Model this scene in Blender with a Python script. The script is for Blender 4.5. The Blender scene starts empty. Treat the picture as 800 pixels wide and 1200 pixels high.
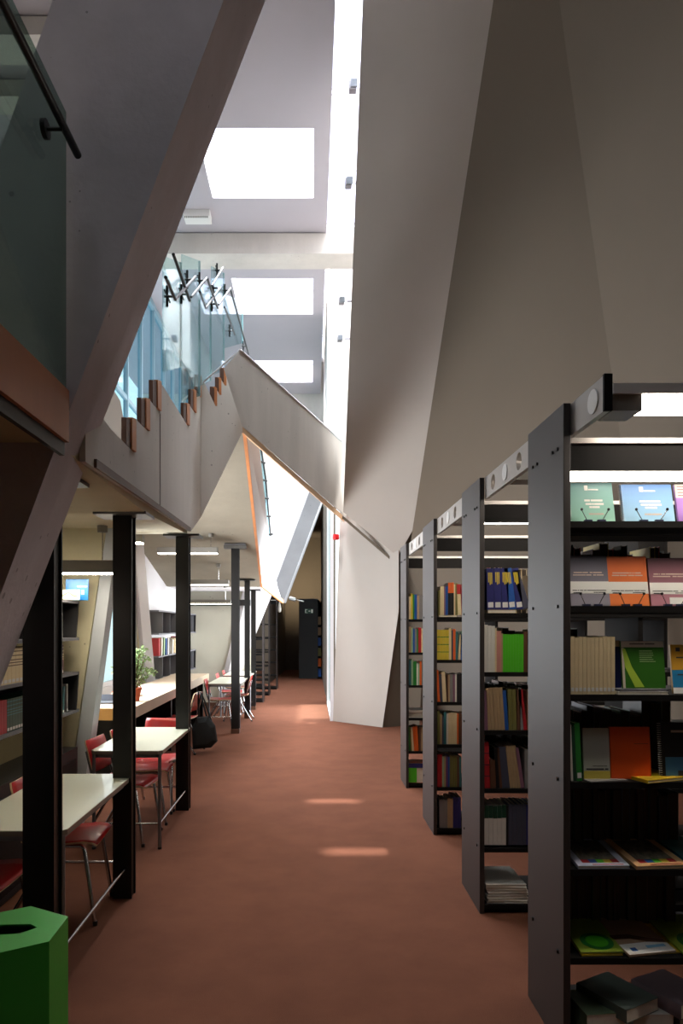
import bpy, bmesh, math, random
from mathutils import Vector, Matrix
from mathutils.geometry import tessellate_polygon
random.seed(7)
SC = bpy.context.scene
COL = SC.collection
VX, VY, F, EYE = 365.0, 735.0, 800.0, 1.62

# ------------------------------------------------------------------ survey helpers
def P(px, py, Y):
    return Vector(((px-VX)/F*Y, Y, EYE+(VY-py)/F*Y))
def onX(px, py, X):
    return P(px, py, X*F/(px-VX))
def onZ(px, py, z):
    return P(px, py, (z-EYE)*F/(VY-py))
def onL(px, py, A, B):
    """point seen at a pixel on the vertical plane through plan points A, B"""
    kx = (px-VX)/F
    dx, dy = B[0]-A[0], B[1]-A[1]
    Y = (A[0]*dy-A[1]*dx)/(kx*dy-dx)
    return P(px, py, Y)
def onP(px, py, p, n):
    d = Vector(((px-VX)/F, 1, (VY-py)/F)); o = Vector((0, 0, EYE))
    t = (Vector(p)-o).dot(n)/d.dot(n)
    return o+d*t

# ------------------------------------------------------------------ materials
def lin(c):
    c = c/255.0
    return c/12.92 if c <= .04045 else ((c+.055)/1.055)**2.4
def rgb(r, g, b): return (lin(r), lin(g), lin(b), 1)
MATS = {}
def mat(name, col, rough=.6, metal=0, spec=.5, noise=0, nscale=8, bump=0, bscale=60, emit=0, coat=0, pits=False, streak=False):
    if name in MATS: return MATS[name]
    m = bpy.data.materials.new(name); m.use_nodes = True
    nt = m.node_tree; N = nt.nodes; L = nt.links
    b = N['Principled BSDF']
    c = rgb(*col)
    b.inputs['Base Color'].default_value = c
    b.inputs['Roughness'].default_value = rough
    b.inputs['Metallic'].default_value = metal
    b.inputs['Specular IOR Level'].default_value = spec
    b.inputs['Coat Weight'].default_value = coat
    if emit:
        b.inputs['Emission Color'].default_value = c; b.inputs['Emission Strength'].default_value = emit
    tc = N.new('ShaderNodeTexCoord')
    if noise:
        n = N.new('ShaderNodeTexNoise'); n.inputs['Scale'].default_value = nscale; n.inputs['Detail'].default_value = 8; n.inputs['Roughness'].default_value = .62
        mp = N.new('ShaderNodeMapping')
        if streak: mp.inputs['Scale'].default_value = (1, 1, .25)
        L.new(tc.outputs['Object'], mp.inputs['Vector']); L.new(mp.outputs[0], n.inputs['Vector'])
        r = N.new('ShaderNodeMapRange'); r.inputs[1].default_value = .3; r.inputs[2].default_value = .7
        r.inputs[3].default_value = 1-noise; r.inputs[4].default_value = 1+noise
        L.new(n.outputs['Fac'], r.inputs[0])
        mx = N.new('ShaderNodeVectorMath'); mx.operation = 'SCALE'
        mx.inputs[0].default_value = c[:3]
        L.new(r.outputs[0], mx.inputs['Scale'])
        out = mx.outputs[0]
        if pits:
            v = N.new('ShaderNodeTexVoronoi'); v.inputs['Scale'].default_value = 11
            L.new(tc.outputs['Object'], v.inputs['Vector'])
            n2 = N.new('ShaderNodeTexNoise'); n2.inputs['Scale'].default_value = 2.5
            L.new(tc.outputs['Object'], n2.inputs['Vector'])
            th = N.new('ShaderNodeMapRange'); th.inputs[1].default_value = .45; th.inputs[2].default_value = .75; th.inputs[3].default_value = .02; th.inputs[4].default_value = .16
            L.new(n2.outputs['Fac'], th.inputs[0])
            lt = N.new('ShaderNodeMath'); lt.operation = 'LESS_THAN'
            L.new(v.outputs['Distance'], lt.inputs[0]); L.new(th.outputs[0], lt.inputs[1])
            mm = N.new('ShaderNodeMixRGB'); mm.blend_type = 'MULTIPLY'; mm.inputs[2].default_value = (.55, .55, .55, 1)
            L.new(lt.outputs[0], mm.inputs[0]); L.new(out, mm.inputs[1]); out = mm.outputs[0]
        L.new(out, b.inputs['Base Color'])
    if bump:
        n3 = N.new('ShaderNodeTexNoise'); n3.inputs['Scale'].default_value = bscale; n3.inputs['Detail'].default_value = 4
        L.new(tc.outputs['Object'], n3.inputs['Vector'])
        bp = N.new('ShaderNodeBump'); bp.inputs['Strength'].default_value = bump; bp.inputs['Distance'].default_value = .01
        L.new(n3.outputs['Fac'], bp.inputs['Height']); L.new(bp.outputs[0], b.inputs['Normal'])
    MATS[name] = m
    return m
def glass(name, tint, gl=.08, gm=.3):
    if name in MATS: return MATS[name]
    m = bpy.data.materials.new(name); m.use_nodes = True
    N = m.node_tree.nodes; L = m.node_tree.links
    N.remove(N['Principled BSDF'])
    t = N.new('ShaderNodeBsdfTransparent'); t.inputs[0].default_value = rgb(*tint)
    g = N.new('ShaderNodeBsdfGlossy'); g.inputs['Roughness'].default_value = .02; g.inputs[0].default_value = (.9, .95, 1, 1)
    mx = N.new('ShaderNodeMixShader'); lw = N.new('ShaderNodeLayerWeight'); lw.inputs[0].default_value = .25
    mr = N.new('ShaderNodeMapRange'); mr.inputs[3].default_value = gl; mr.inputs[4].default_value = gm if gl > .03 else .12
    L.new(lw.outputs['Fresnel'], mr.inputs[0]); L.new(mr.outputs[0], mx.inputs[0])
    L.new(t.outputs[0], mx.inputs[1]); L.new(g.outputs[0], mx.inputs[2]); L.new(mx.outputs[0], N['Material Output'].inputs[0])
    MATS[name] = m
    return m

CONC = mat('fair_faced_concrete', (196, 190, 198), .85, noise=.16, nscale=1.6, bump=.25, bscale=40, pits=True)
CONCL = mat('light_concrete', (206, 200, 192), .8, noise=.13, nscale=1.2, bump=.2, bscale=30, pits=True, streak=True)
CONCB = mat('beige_concrete', (214, 206, 174), .85, noise=.1, nscale=1.5, bump=.2, bscale=30, pits=True)
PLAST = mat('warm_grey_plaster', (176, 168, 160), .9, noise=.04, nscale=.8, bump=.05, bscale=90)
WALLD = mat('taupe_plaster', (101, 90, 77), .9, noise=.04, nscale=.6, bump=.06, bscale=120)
WHITE = mat('white_paint', (222, 220, 222), .8, noise=.02, nscale=1)
CARPET = mat('rust_carpet', (104, 66, 50), .97, spec=.1, noise=.12, nscale=3, bump=.5, bscale=300)
BLACK = mat('black_steel', (20, 19, 19), .38, metal=.2)
SHELF = mat('dark_lacquered_steel', (54, 48, 46), .5, metal=0, noise=.03, nscale=5)
SHELFD = mat('dark_shelf_board', (22, 20, 19), .75, spec=.15)
RAILM = mat('pale_steel_rail', (176, 170, 164), .45, metal=.3)
OAK = mat('oak_board', (196, 126, 76), .5, noise=.15, nscale=3, streak=True)
DOAK = mat('dark_oak', (92, 60, 42), .55, noise=.15, nscale=6, streak=True)
CHROME = mat('chrome_tube', (190, 190, 192), .22, metal=1)
STEELG = mat('brushed_steel', (120, 120, 124), .45, metal=.7)
RED = mat('red_laminate', (178, 26, 30), .3, coat=.3)
PLY = mat('birch_ply_edge', (214, 186, 146), .55)
TTOP = mat('white_laminate', (226, 230, 212), .35, coat=.2)
TEDGE = mat('tabletop_edge', (120, 108, 98), .5)
GREEN = mat('green_board', (42, 150, 44), .45, noise=.06, nscale=4)
GREEND = mat('green_inside', (10, 22, 12), .8)
PAPER = mat('book_paper', (226, 220, 204), .85, noise=.05, nscale=60)
LEAF = mat('pale_leaf', (150, 176, 120), .5, noise=.3, nscale=20)
STEM = mat('plant_stem', (96, 84, 50), .7)
TERRA = mat('terracotta', (188, 92, 60), .7, noise=.08, nscale=20)
SOIL = mat('potting_soil', (40, 28, 22), .95)
GLASSM = glass('clear_glass', (226, 240, 240))
GLASSG = glass('greenish_glass', (196, 210, 204), .04, .2)
GREYL = mat('grey_light_housing', (128, 124, 116), .5)
LAMP = mat('lamp_diffuser', (255, 244, 230), .5, emit=22)
LAMPN = mat('near_lamp_diffuser', (255, 240, 214), .5, emit=26)
LAMPM = mat('study_front_lamp_diffuser', (255, 242, 220), .5, emit=60)
LAMPL = mat('study_lamp_diffuser', (255, 246, 228), .5, emit=16)
SKYL = mat('opal_skylight', (232, 236, 255), .5, emit=.95)
BAG = mat('black_bag_cloth', (16, 18, 18), .8)
SIGNG = mat('exit_sign_green', (60, 110, 90), .5)
SIGNW = mat('exit_sign_white', (225, 235, 225), .5, emit=.25)
ALARM = mat('alarm_red', (215, 30, 35), .35)
WHITEP = mat('white_plastic', (228, 226, 222), .45)
DARKB = mat('dark_void_blue', (26, 32, 42), .5)

# ------------------------------------------------------------------ mesh builder
class MB:
    def __init__(s): s.v = []; s.f = []; s.m = []; s.cur = 0
    def add(s, vs, fs):
        o = len(s.v); s.v += [tuple(v) for v in vs]
        for f in fs: s.f.append(tuple(i+o for i in f)); s.m.append(s.cur)
        return s
    def box(s, x0, x1, y0, y1, z0, z1):
        vs = [(x, y, z) for z in (z0, z1) for y in (y0, y1) for x in (x0, x1)]
        return s.add(vs, [(0, 2, 3, 1), (4, 5, 7, 6), (0, 1, 5, 4), (2, 6, 7, 3), (0, 4, 6, 2), (1, 3, 7, 5)])
    def prism(s, pts, vec):
        pts = [Vector(p) for p in pts]; vec = Vector(vec); n = len(pts)
        tri = tessellate_polygon([pts])
        nrm = Vector((0, 0, 0))
        for i in range(n): nrm += pts[i].cross(pts[(i+1) % n])
        vs = pts+[p+vec for p in pts]
        fs = [tuple(t) for t in tri]+[tuple(i+n for i in reversed(t)) for t in tri]
        fs += [(i, (i+1) % n, (i+1) % n+n, i+n) for i in range(n)]
        return s.add(vs, fs)
    def loft(s, A, B):
        n = len(A)
        fs = [tuple(range(n-1, -1, -1)), tuple(range(n, 2*n))]+[(i, (i+1) % n, (i+1) % n+n, i+n) for i in range(n)]
        return s.add(list(A)+list(B), fs)
    def plate(s, outer, holes, place, thick):
        loops = [outer]+holes
        L3 = [[Vector((p[0], p[1], 0)) for p in l] for l in loops]
        tri = tessellate_polygon(L3)
        flat = [p for l in loops for p in l]; n = len(flat)
        vs = [place(p[0], p[1], 0) for p in flat]+[place(p[0], p[1], thick) for p in flat]
        fs = [tuple(t) for t in tri]+[tuple(i+n for i in reversed(t)) for t in tri]
        o = 0
        for l in loops:
            k = len(l)
            fs += [(o+i, o+(i+1) % k, o+(i+1) % k+n, o+i+n) for i in range(k)]
            o += k
        return s.add(vs, fs)
    def tube(s, pts, r, seg=8, closed=False, r2=None):
        pts = [Vector(p) for p in pts]; n = len(pts); rings = []
        up = Vector((0, 0, 1))
        prev = None
        for i, p in enumerate(pts):
            a = pts[max(i-1, 0)]; b = pts[min(i+1, n-1)]
            d = (b-a).normalized()
            if prev is None:
                x = d.cross(up)
                if x.length < 1e-3: x = d.cross(Vector((0, 1, 0)))
            else:
                x = prev-d*prev.dot(d)
            x.normalize(); y = d.cross(x); prev = x
            rr = r if r2 is None else r+(r2-r)*i/max(1, n-1)
            rings.append([p+x*math.cos(t*2*math.pi/seg)*rr+y*math.sin(t*2*math.pi/seg)*rr for t in range(seg)])
        vs = [v for q in rings for v in q]; fs = []
        for i in range(n-1):
            for t in range(seg):
                u = (t+1) % seg
                fs.append((i*seg+t, i*seg+u, (i+1)*seg+u, (i+1)*seg+t))
        fs.append(tuple(range(seg-1, -1, -1))); fs.append(tuple((n-1)*seg+t for t in range(seg)))
        return s.add(vs, fs)
    def lathe(s, prof, c=(0, 0, 0), seg=20):
        vs = []; fs = []
        for r, z in prof:
            for t in range(seg):
                a = t*2*math.pi/seg; vs.append((c[0]+r*math.cos(a), c[1]+r*math.sin(a), c[2]+z))
        for i in range(len(prof)-1):
            for t in range(seg):
                u = (t+1) % seg; fs.append((i*seg+t, i*seg+u, (i+1)*seg+u, (i+1)*seg+t))
        fs.append(tuple(range(seg-1, -1, -1))); fs.append(tuple((len(prof)-1)*seg+t for t in range(seg)))
        return s.add(vs, fs)
    def build(s, name, m, parent=None, bevel=0, smooth=False, loc=None):
        me = bpy.data.meshes.new(name)
        me.from_pydata(s.v, [], s.f)
        for mm in (m if isinstance(m, (list, tuple)) else [m]): me.materials.append(mm)
        me.polygons.foreach_set('material_index', s.m)
        bm = bmesh.new(); bm.from_mesh(me)
        bmesh.ops.recalc_face_normals(bm, faces=bm.faces)
        bm.to_mesh(me); bm.free()
        if smooth:
            me.polygons.foreach_set('use_smooth', [True]*len(me.polygons))
            try: me.set_sharp_from_angle(angle=math.radians(40))
            except Exception: pass
        o = bpy.data.objects.new(name, me); COL.objects.link(o)
        if parent: o.parent = parent
        if loc is not None: o.location = loc
        if bevel:
            b = o.modifiers.new('bevel', 'BEVEL'); b.width = bevel; b.segments = 2; b.limit_method = 'ANGLE'
        return o
def B(*a): return MB().box(*a)
def tag(o, label, cat, group=None, kind=None):
    o['label'] = label; o['category'] = cat
    if group: o['group'] = group
    if kind: o['kind'] = kind
    return o
def thing(name, label, cat, loc=(0, 0, 0), rz=0, group=None):
    o = bpy.data.objects.new(name, None); COL.objects.link(o)
    o.location = loc; o.rotation_euler = (0, 0, rz); o.empty_display_size = .1
    return tag(o, label, cat, group)
def struct(name, mb, m, label, cat='wall', **k):
    o = mb.build(name, m, **k)
    return tag(o, label, cat, kind='structure')
def dup(root, loc, rz, label):
    r = root.copy(); COL.objects.link(r); r.location = loc; r.rotation_euler = (0, 0, rz); r['label'] = label
    for ch in list(root.children):
        c = ch.copy(); COL.objects.link(c); c.parent = r
        for g in ch.children:
            d = g.copy(); COL.objects.link(d); d.parent = c
    return r

# ================================================================== SHELL
CZ = 8.22
struct('floor', B(-4.8, 4.6, -5, 27, -.1, 0), CARPET, 'rust brown carpeted floor running down the aisle', 'floor')

# roof with five skylight wells, wells spaced evenly
sky = [(-1.0, .4), (5.1, 6.5), (9.03, 10.5), (12.92, 14.4), (16.9, 18.4)]
SX0, SX1 = -1.52, .03
place = lambda x, y, t: (x, y, CZ+t)
holes = [[(SX0, a), (SX1, a), (SX1, b), (SX0, b)] for a, b in sky]
m = MB().plate([(-4.8, -5), (.25, -5), (.25, 19.4), (-4.8, 19.4)], holes, place, .32)
struct('ceiling', m, mat('ceiling_paint', (184, 178, 184), .85, noise=.02, nscale=1), 'white ceiling with rectangular skylight wells over the hall', 'ceiling')
for i, (a, b) in enumerate(sky):
    mm = MB()
    for x0, x1, y0, y1 in ((SX0-.06, SX0, a-.06, b+.06), (SX1, SX1+.06, a-.06, b+.06), (SX0, SX1, a-.06, a), (SX0, SX1, b, b+.06)):
        mm.box(x0, x1, y0, y1, CZ+.32, CZ+.62)
    w = struct('window_%d' % (i+1), mm, WHITE, ['white skylight well above the entrance end', 'white skylight well above the second table', 'largest bright skylight in the ceiling', 'middle bright skylight of the three in view', 'smallest farthest bright skylight in the ceiling'][i], 'skylight')
    B(SX0, SX1, a, b, CZ+.5, CZ+.52).build('skylight_glazing', SKYL, w)
# clear strip skylight between ceiling and right side
mm = MB()
mm.box(.2, .25, -5, 19.4, CZ+.32, 9.2).box(1.1, 1.2, -5, 19.4, CZ, 9.2).box(.25, 1.1, -5, 6.5, 9.2, 9.22)
mm.box(.40, .43, -5, 19.4, 9.08, 9.2)
for y in [i*1.6 for i in range(-3, 13)]: mm.box(.25, 1.1, y, y+.04, 9.12, 9.2)
w = struct('window_6', mm, WHITE, 'long narrow bright strip skylight beside the leaning pier', 'skylight')
B(.25, 1.1, 6.5, 11.9, 9.2, 9.22).build('skylight_glazing', SKYL, w)
B(.25, 1.1, 11.9, 19.4, 9.2, 9.22).build('skylight_glazing', SKYL, w)
# ceiling right of strip, with two unseen slits added for the floor's sun patches
slits = [(1.43, 2.15, 6.30, 6.42), (1.55, 2.15, 4.88, 4.98)]
hs = [[(x0, y0), (x1, y0), (x1, y1), (x0, y1)] for x0, x1, y0, y1 in slits]
struct('ceiling', MB().plate([(1.2, -5), (3.3, -5), (3.3, 7.15), (1.2, 7.15)], hs, place, .1), WHITE, 'ceiling over the bookcases right of the strip skylight', 'ceiling')
# crossing concrete beam
struct('trim_1', B(-4.6, 1.1, 11.4, 11.9, 7.86, 8.2), CONCL, 'concrete beam crossing under the white ceiling between two skylights', 'beam')
# far gable wall above the corridor, far ceilings
struct('wall_back_upper', B(-4.8, 1.3, 19.3, 19.5, 5.0, 9.2), CONCL, 'pale concrete end wall high above the corridor', 'wall')
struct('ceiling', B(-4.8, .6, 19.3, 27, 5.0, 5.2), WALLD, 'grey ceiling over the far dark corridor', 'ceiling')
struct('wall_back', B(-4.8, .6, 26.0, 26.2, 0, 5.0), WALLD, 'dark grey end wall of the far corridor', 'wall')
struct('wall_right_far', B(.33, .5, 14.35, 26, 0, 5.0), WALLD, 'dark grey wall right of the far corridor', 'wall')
struct('wall_right_far_upper', B(.33, 1.25, 14.35, 19.4, 5.0, 9.2), CONCL, 'pale wall above the glazed strip at right', 'wall')
# behind camera
struct('wall_front', B(-4.8, 4.6, -5.2, -5, 0, 9.3), WALLD, 'plaster wall behind the viewpoint', 'wall')

# --- pale pier: planar leaning face, and taupe wall facets folding away from it
ul_t, ul_b = P(425, 0, 7.2), P(402, 600, 10.9)
pe_m = P(483, 622, 10.6)
pn = (ul_t-ul_b).cross(pe_m-ul_b)
pe_t = onP(578, 0, ul_b, pn); q = onP(466, 652, ul_b, pn)
fo_m = P(716, 436, 6.9)
wn = (pe_t-pe_m).cross(fo_m-pe_m)
fo_t = onP(655, 0, pe_m, wn)
def ext(a, b, t): return a+(b-a)*t
def toz(a, b, z): return a+(b-a)*((z-a.z)/(b.z-a.z))
TOPZ = 8.3
pe_tt, fo_tt = toz(pe_m, pe_t, TOPZ), toz(fo_m, fo_t, TOPZ)
pe_b, fo_b = toz(pe_m, pe_t, 0), toz(fo_m, fo_t, 0)
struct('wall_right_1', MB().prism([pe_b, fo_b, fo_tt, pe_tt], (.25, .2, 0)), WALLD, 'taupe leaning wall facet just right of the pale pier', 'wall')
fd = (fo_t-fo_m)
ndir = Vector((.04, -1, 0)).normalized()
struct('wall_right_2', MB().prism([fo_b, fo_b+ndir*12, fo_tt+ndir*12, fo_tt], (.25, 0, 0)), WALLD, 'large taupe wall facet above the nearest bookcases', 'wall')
print('PIER', ul_t, pe_t, pe_tt, fo_t, fo_tt, fo_b, pe_b)
ul_tt = toz(ul_b, ul_t, 8.4); pe_tt = toz(pe_m, pe_t, 8.3)
struct('column', MB().loft([ul_b, q, pe_m, pe_tt, ul_tt], [v_+Vector((.05, .55, .12)) for v_ in (ul_b, q, pe_m, pe_tt, ul_tt)]),
       PLAST, 'tall smooth pale pier leaning forward beside the strip skylight', 'column')
la = P(390, 845, 11.75); lb = P(448, 852.5, 11.03); le = P(399, 584, 11.75)
ln_ = (lb-la).cross(le-la); lc = onP(467, 716, la, ln_); ld = onP(467, 642, la, ln_)
struct('wall_right_pier', MB().prism([la, lb, lc, ld, le], (.05, .35, 0)), PLAST, 'pale lower pier panel standing at the aisle end', 'wall')
l2 = P(470, 851, 11.2); l3 = P(474, 660, 11.3)
struct('wall_right_fin', MB().prism([lb+Vector((.0, .02, 0)), l2, l3, lc+Vector((0, .02, 0))], (.05, .3, 0)), WALLD, 'narrow brown grey facet right of the lower pier', 'wall')
struct('wall_right_link', MB().prism([Vector((1.45, 11.25, 0)), Vector((1.75, 11.1, 0)), Vector((1.9, 10.7, 4.6)), Vector((.9, 11.4, 4.6))], (.0, .2, 0)), WALLD, 'grey wall linking lower pier and taupe wall', 'wall')
ta, tb = P(401, 604, 11.35), P(467, 661, 10.95)
struct('trim_2', MB().prism([ta, tb, tb-Vector((0, 0, .05)), ta-Vector((0, 0, .05))], (.02, .06, 0)), WALLD, 'pale sloping edge strip between upper and lower pier', 'trim')

# --- corridor glazing right
mm = MB(); X0 = .35
mm.box(X0-.03, X0+.03, 11.78, 11.84, 0, 4.6).box(X0-.03, X0+.03, 14.3, 14.36, 0, 4.6).box(X0-.03, X0+.03, 11.8, 14.3, 0, .06).box(X0-.03, X0+.03, 11.8, 14.3, 4.54, 4.6)
w = struct('window_7', mm, WHITE, 'tall glazed opening left of the pier reaching the floor', 'window')
B(X0, X0+.01, 11.84, 14.3, .06, 4.54).build('window_glass', glass('low_glare_glass', (240, 250, 250), .02), w)
# alarm
t = thing('fire_alarm_sounder', 'small red fire alarm sounder on the pier edge', 'alarm', P(393.5, 632.5, 11.6))
MB().lathe([(.0, 0), (.05, 0), (.055, .03), (.05, .09)], seg=16).build('horn', ALARM, t, smooth=True)
B(-.01, .05, -.05, .05, .01, .08).build('back_box', ALARM, t, bevel=.005)

# --- left outer walls
mm = MB()
YL = [10 + i*1.0 for i in range(10)]
for y in YL: mm.box(-3.3, -3.22, y-.03, y+.03, 3.0, CZ)
mm.box(-3.3, -3.22, 10, 19.3, 2.9, 3.1).box(-3.3, -3.2, 10, 19.3, CZ-.12, CZ).box(-3.29, -3.23, 10, 19.3, 5.6, 5.68)
w = struct('window_8', mm, mat('blue_grey_frame', (130, 156, 168), .5, metal=.0), 'blue tinted glazed facade behind the upper glass balustrade', 'window')
B(-3.27, -3.26, 10, 19.3, 3.1, CZ-.1).build('window_glass', glass('facade_glass', (214, 236, 242), .04), w)
struct('wall_left_upper', MB().box(-4.8, -4.6, -5, 10, 2.2, CZ).box(-4.8, -3.2, 9.9, 10, 2.2, CZ), WHITE, 'white upper level wall far left', 'wall')
# lower left wall of study area with window band
mm = MB()
mm.box(-2.75, -2.65, 5.5, 6.6, 0, 4.0).box(-2.75, -2.65, 9.6, 14.2, 0, 4.0).box(-2.75, -2.65, 6.6, 9.6, 0, .85).box(-2.75, -2.65, 6.6, 9.6, 2.35, 4.0)
struct('wall_left', mm, WHITE, 'white side wall of the study area around its window', 'wall')
mm = MB().box(-2.74, -2.68, 6.6, 6.66, .85, 2.35).box(-2.74, -2.68, 9.54, 9.6, .85, 2.35).box(-2.74, -2.68, 8.1, 8.15, .85, 2.35).box(-2.74, -2.68, 6.6, 9.6, .85, .9).box(-2.74, -2.68, 6.6, 9.6, 2.3, 2.35)
w = struct('window_9', mm, WHITE, 'bright study area window behind the desk plant', 'window')
B(-2.72, -2.71, 6.6, 9.6, .88, 2.33).build('window_glass', GLASSM, w)
struct('wall_left_near', B(-3.4, -3.2, -5, 5.6, 0, 2.3), CONCB, 'concrete side wall far left under the mezzanine', 'wall')
struct('wall_study_back', B(-2.75, -1.22, 14.1, 14.25, 0, 3.5), mat('pale_room_concrete', (190, 186, 170), .85, noise=.06, nscale=1, pits=True), 'pale concrete back wall of the study area', 'wall')
struct('baseboard_back', B(-2.65, -1.22, 14.07, 14.1, 0, .07), DOAK, 'dark skirting along the study back wall', 'baseboard')
struct('trim_3', B(-2.6, -1.25, 13.9, 14.08, 2.06, 2.18), BLACK, 'dark recessed slot high on the study back wall', 'trim')

# --- mezzanine slab over study (folded soffit)
xe = lambda y: -.876+(y-2.78)*(-1.09+.876)/(6.15-2.78)
s = MB()
prof = [(-5, 2.25), (2.31, 2.25), (4.07, 2.30), (6.15, 2.46)]
for (y0, z0), (y1, z1) in zip(prof[:-1], prof[1:]):
    x0 = -.85 if y0 < 2.3 else xe(y0); x1 = -.85 if y1 < 2.4 else xe(y1)
    x0 -= .03; x1 -= .03
    A = [(-3.3, y0, z0), (x0, y0, z0), (x0, y0, z0+.2), (-3.3, y0, z0+.2)]
    Bq = [(-3.3, y1, z1), (x1, y1, z1), (x1, y1, z1+.2), (-3.3, y1, z1+.2)]
    s.loft(A, Bq)
struct('ceiling_mezzanine', s, CONCB, 'beige concrete soffit of the mezzanine above the first tables', 'ceiling')
# stringer board at near mezzanine edge
yo = .82*F/(365-81)
st = struct('trim_4', B(-.85, -.82, -5, yo, 2.245, 2.42), OAK, 'oak edge board of the near mezzanine at left', 'trim')
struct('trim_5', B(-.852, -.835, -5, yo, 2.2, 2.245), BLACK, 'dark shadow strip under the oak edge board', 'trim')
# glass balustrade + handrail near left
g = thing('glass_balustrade', 'tinted glass balustrade with black handrail on the oak edge board', 'balustrade', (-.83, 0, 2.42))
yg = .83*F/(365-75.5)
B(-.006, .006, -2.0, yg, 0, .93).build('glass_pane', GLASSG, g)
hz = 3.165-2.42
MB().tube([(.065, -2, hz), (.065, 2.235, hz)], .0125, 12).build('handrail', BLACK, g, smooth=True)
for yb in (2.09, .6, -.9):
    bk = MB()
    bk.tube([(.02, yb, hz-.02), (.065, yb, hz-.02), (.065, yb, hz)], .006, 8).build('bracket', BLACK, g)
    MB().add(*(lambda r, n: ([(.008+.014*k, yb+math.cos(t*2*math.pi/n)*r, hz-.02+math.sin(t*2*math.pi/n)*r) for k in (0, 1) for t in range(n)], [tuple(range(n)), tuple(range(n, 2*n))]+[(t, (t+1) % n, n+(t+1) % n, n+t) for t in range(n)]))(.028, 20)).build('clamp_disc', BLACK, g)

# --- near leaning column
Y0, Y1 = 2.33, 2.86
def ln(p, q, t): return (p[0]+(q[0]-p[0])*t, p[1]+(q[1]-p[1])*t)
fe = lambda py: 262-py*.3755          # front/side arris
rb = lambda py: 311-py*.386           # rear silhouette
lf = lambda py: 62-py*.352
def colring(py):
    a = P(lf(py), py, Y0); b = P(fe(py), py, Y0); c = P(rb(py), py, Y1)
    # bring ring to equal height z
    z = b.z
    def atz(fn, Y):
        pyy = VY-(z-EYE)*F/Y
        return P(fn(pyy), pyy, Y)
    return [atz(lf, Y0), b, atz(rb, Y1), atz(lf, Y1+.0)]
A = colring(1280); Bt = colring(-420)
lowz = EYE+(VY-1280)*Y0/F
struct('column', MB().loft(A, Bt), CONC, 'massive leaning concrete column in the upper left corner', 'column')

# --- stepped parapet, left facet + right facet
LA, LB = (-.876, 2.78), (-1.09, 6.15)
kx = lambda px: onL(px, 500, LA, LB)
FB = onL(235, 600, LA, LB); FBp = (FB.x, FB.y)
RB = (P(284, 500, 7.15).x, 7.15)
lA = [(100, 541), (100, 462), (130, 503), (157.5, 531), (157.5, 490), (174, 506), (174, 467), (187, 483), (187, 446), (221, 501), (221, 473), (229, 485), (229, 457), (235.5, 467), (235.5, 606), (224, 622), (221, 621.5)]
lB = [(235.5, 440), (253, 477), (253, 455), (258, 464), (258, 443), (264, 453), (264, 432), (284, 486), (284.5, 505), (235.5, 606)]
ptsA = [onL(x, y, LA, LB) for x, y in lA]
ptsB = [onL(x, y, FBp, RB) for x, y in lB]
ptsA[-3] = onL(235.5, 606, LA, LB)
mm = MB(); mm.prism(ptsA, (-.022, 0.0, 0)); struct('wall_parapet_1', mm, CONCL, 'stepped concrete stair parapet facet above the slim black posts', 'wall')
mm = MB(); mm.prism(ptsB, (-.03, 0.03, 0)); struct('wall_parapet_2', mm, CONCL, 'brighter stepped parapet facet meeting the bridge', 'wall')
a_, b_ = onL(110, 548, LA, LB), onL(222, 623, LA, LB)
struct('trim_6', MB().prism([a_, b_, b_+Vector((0, 0, .035)), a_+Vector((0, 0, .035))], (.012, 0, 0)), DOAK, 'dark joint strip under the stepped parapet', 'trim')
for i, px in enumerate((187, 221)):
    u = onL(px, 485 if px == 187 else 505, LA, LB); v = onL(px, 594 if px == 187 else 618, LA, LB)
    struct('trim_%d' % (7+i), MB().prism([u, v, v+Vector((0, .012, 0)), u+Vector((0, .012, 0))], (.003, 0, 0)), mat('joint_shadow_gap', (98, 90, 86), .9), 'thin vertical panel joint in the stepped parapet', 'trim') if px == 187 else None
# wooden risers
ris = [(148, 158, 489, 530, 0), (165.5, 174.5, 466, 505, 0), (179, 188, 445, 482, 0), (215, 221.5, 472, 499, 0), (223.5, 229.5, 456, 484, 0), (230.5, 236, 439, 467, 0), (248.5, 253.5, 453, 476, 1), (254.5, 258.5, 442, 463, 1), (260, 264.5, 431, 452, 1)]
nm = ['nearest', 'second', 'third', 'fourth', 'fifth', 'sixth', 'seventh', 'eighth', 'last and highest']
for i, (x0, x1, y0, y1, w) in enumerate(ris):
    a, b = ((LA, LB), (FBp, RB))[w]
    mid = x0+(x1-x0)*.5
    off = Vector((.008, 0, 0))
    t = thing('stair_riser', 'dark wooden riser, %s one in from the leaning column on the stepped parapet' % nm[i], 'riser', onL(x1, y1, a, b), 0, 'wooden risers on the stepped parapet')
    o = t.location.copy()
    q1 = [onL(mid, y0, a, b)+off-o, onL(x1, y0+2, a, b)+off-o, onL(x1, y1, a, b)+off-o, onL(mid, y1-4, a, b)+off-o]
    MB().prism(q1, (-.025, 0, 0)).build('front_board', OAK, t)
    q2 = [onL(x0, y0, a, b)-o, onL(mid, y0+2, a, b)-o, onL(mid, y1-4, a, b)-o, onL(x0, y1-8, a, b)-o]
    MB().prism(q2, (-.025, 0, 0)).build('back_board', DOAK, t)
# cream curved wall seen behind first riser
struct('wall_stair', MB().prism([P(118, 520, 7.5), P(122, 462, 7.5), P(132, 455, 7.5), P(141, 470, 7.5), P(150, 520, 7.5), P(165, 560, 7.5), P(120, 560, 7.5)], (-.2, .2, 0)), PLAST, 'cream curved stair wall behind the parapet', 'wall')

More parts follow.
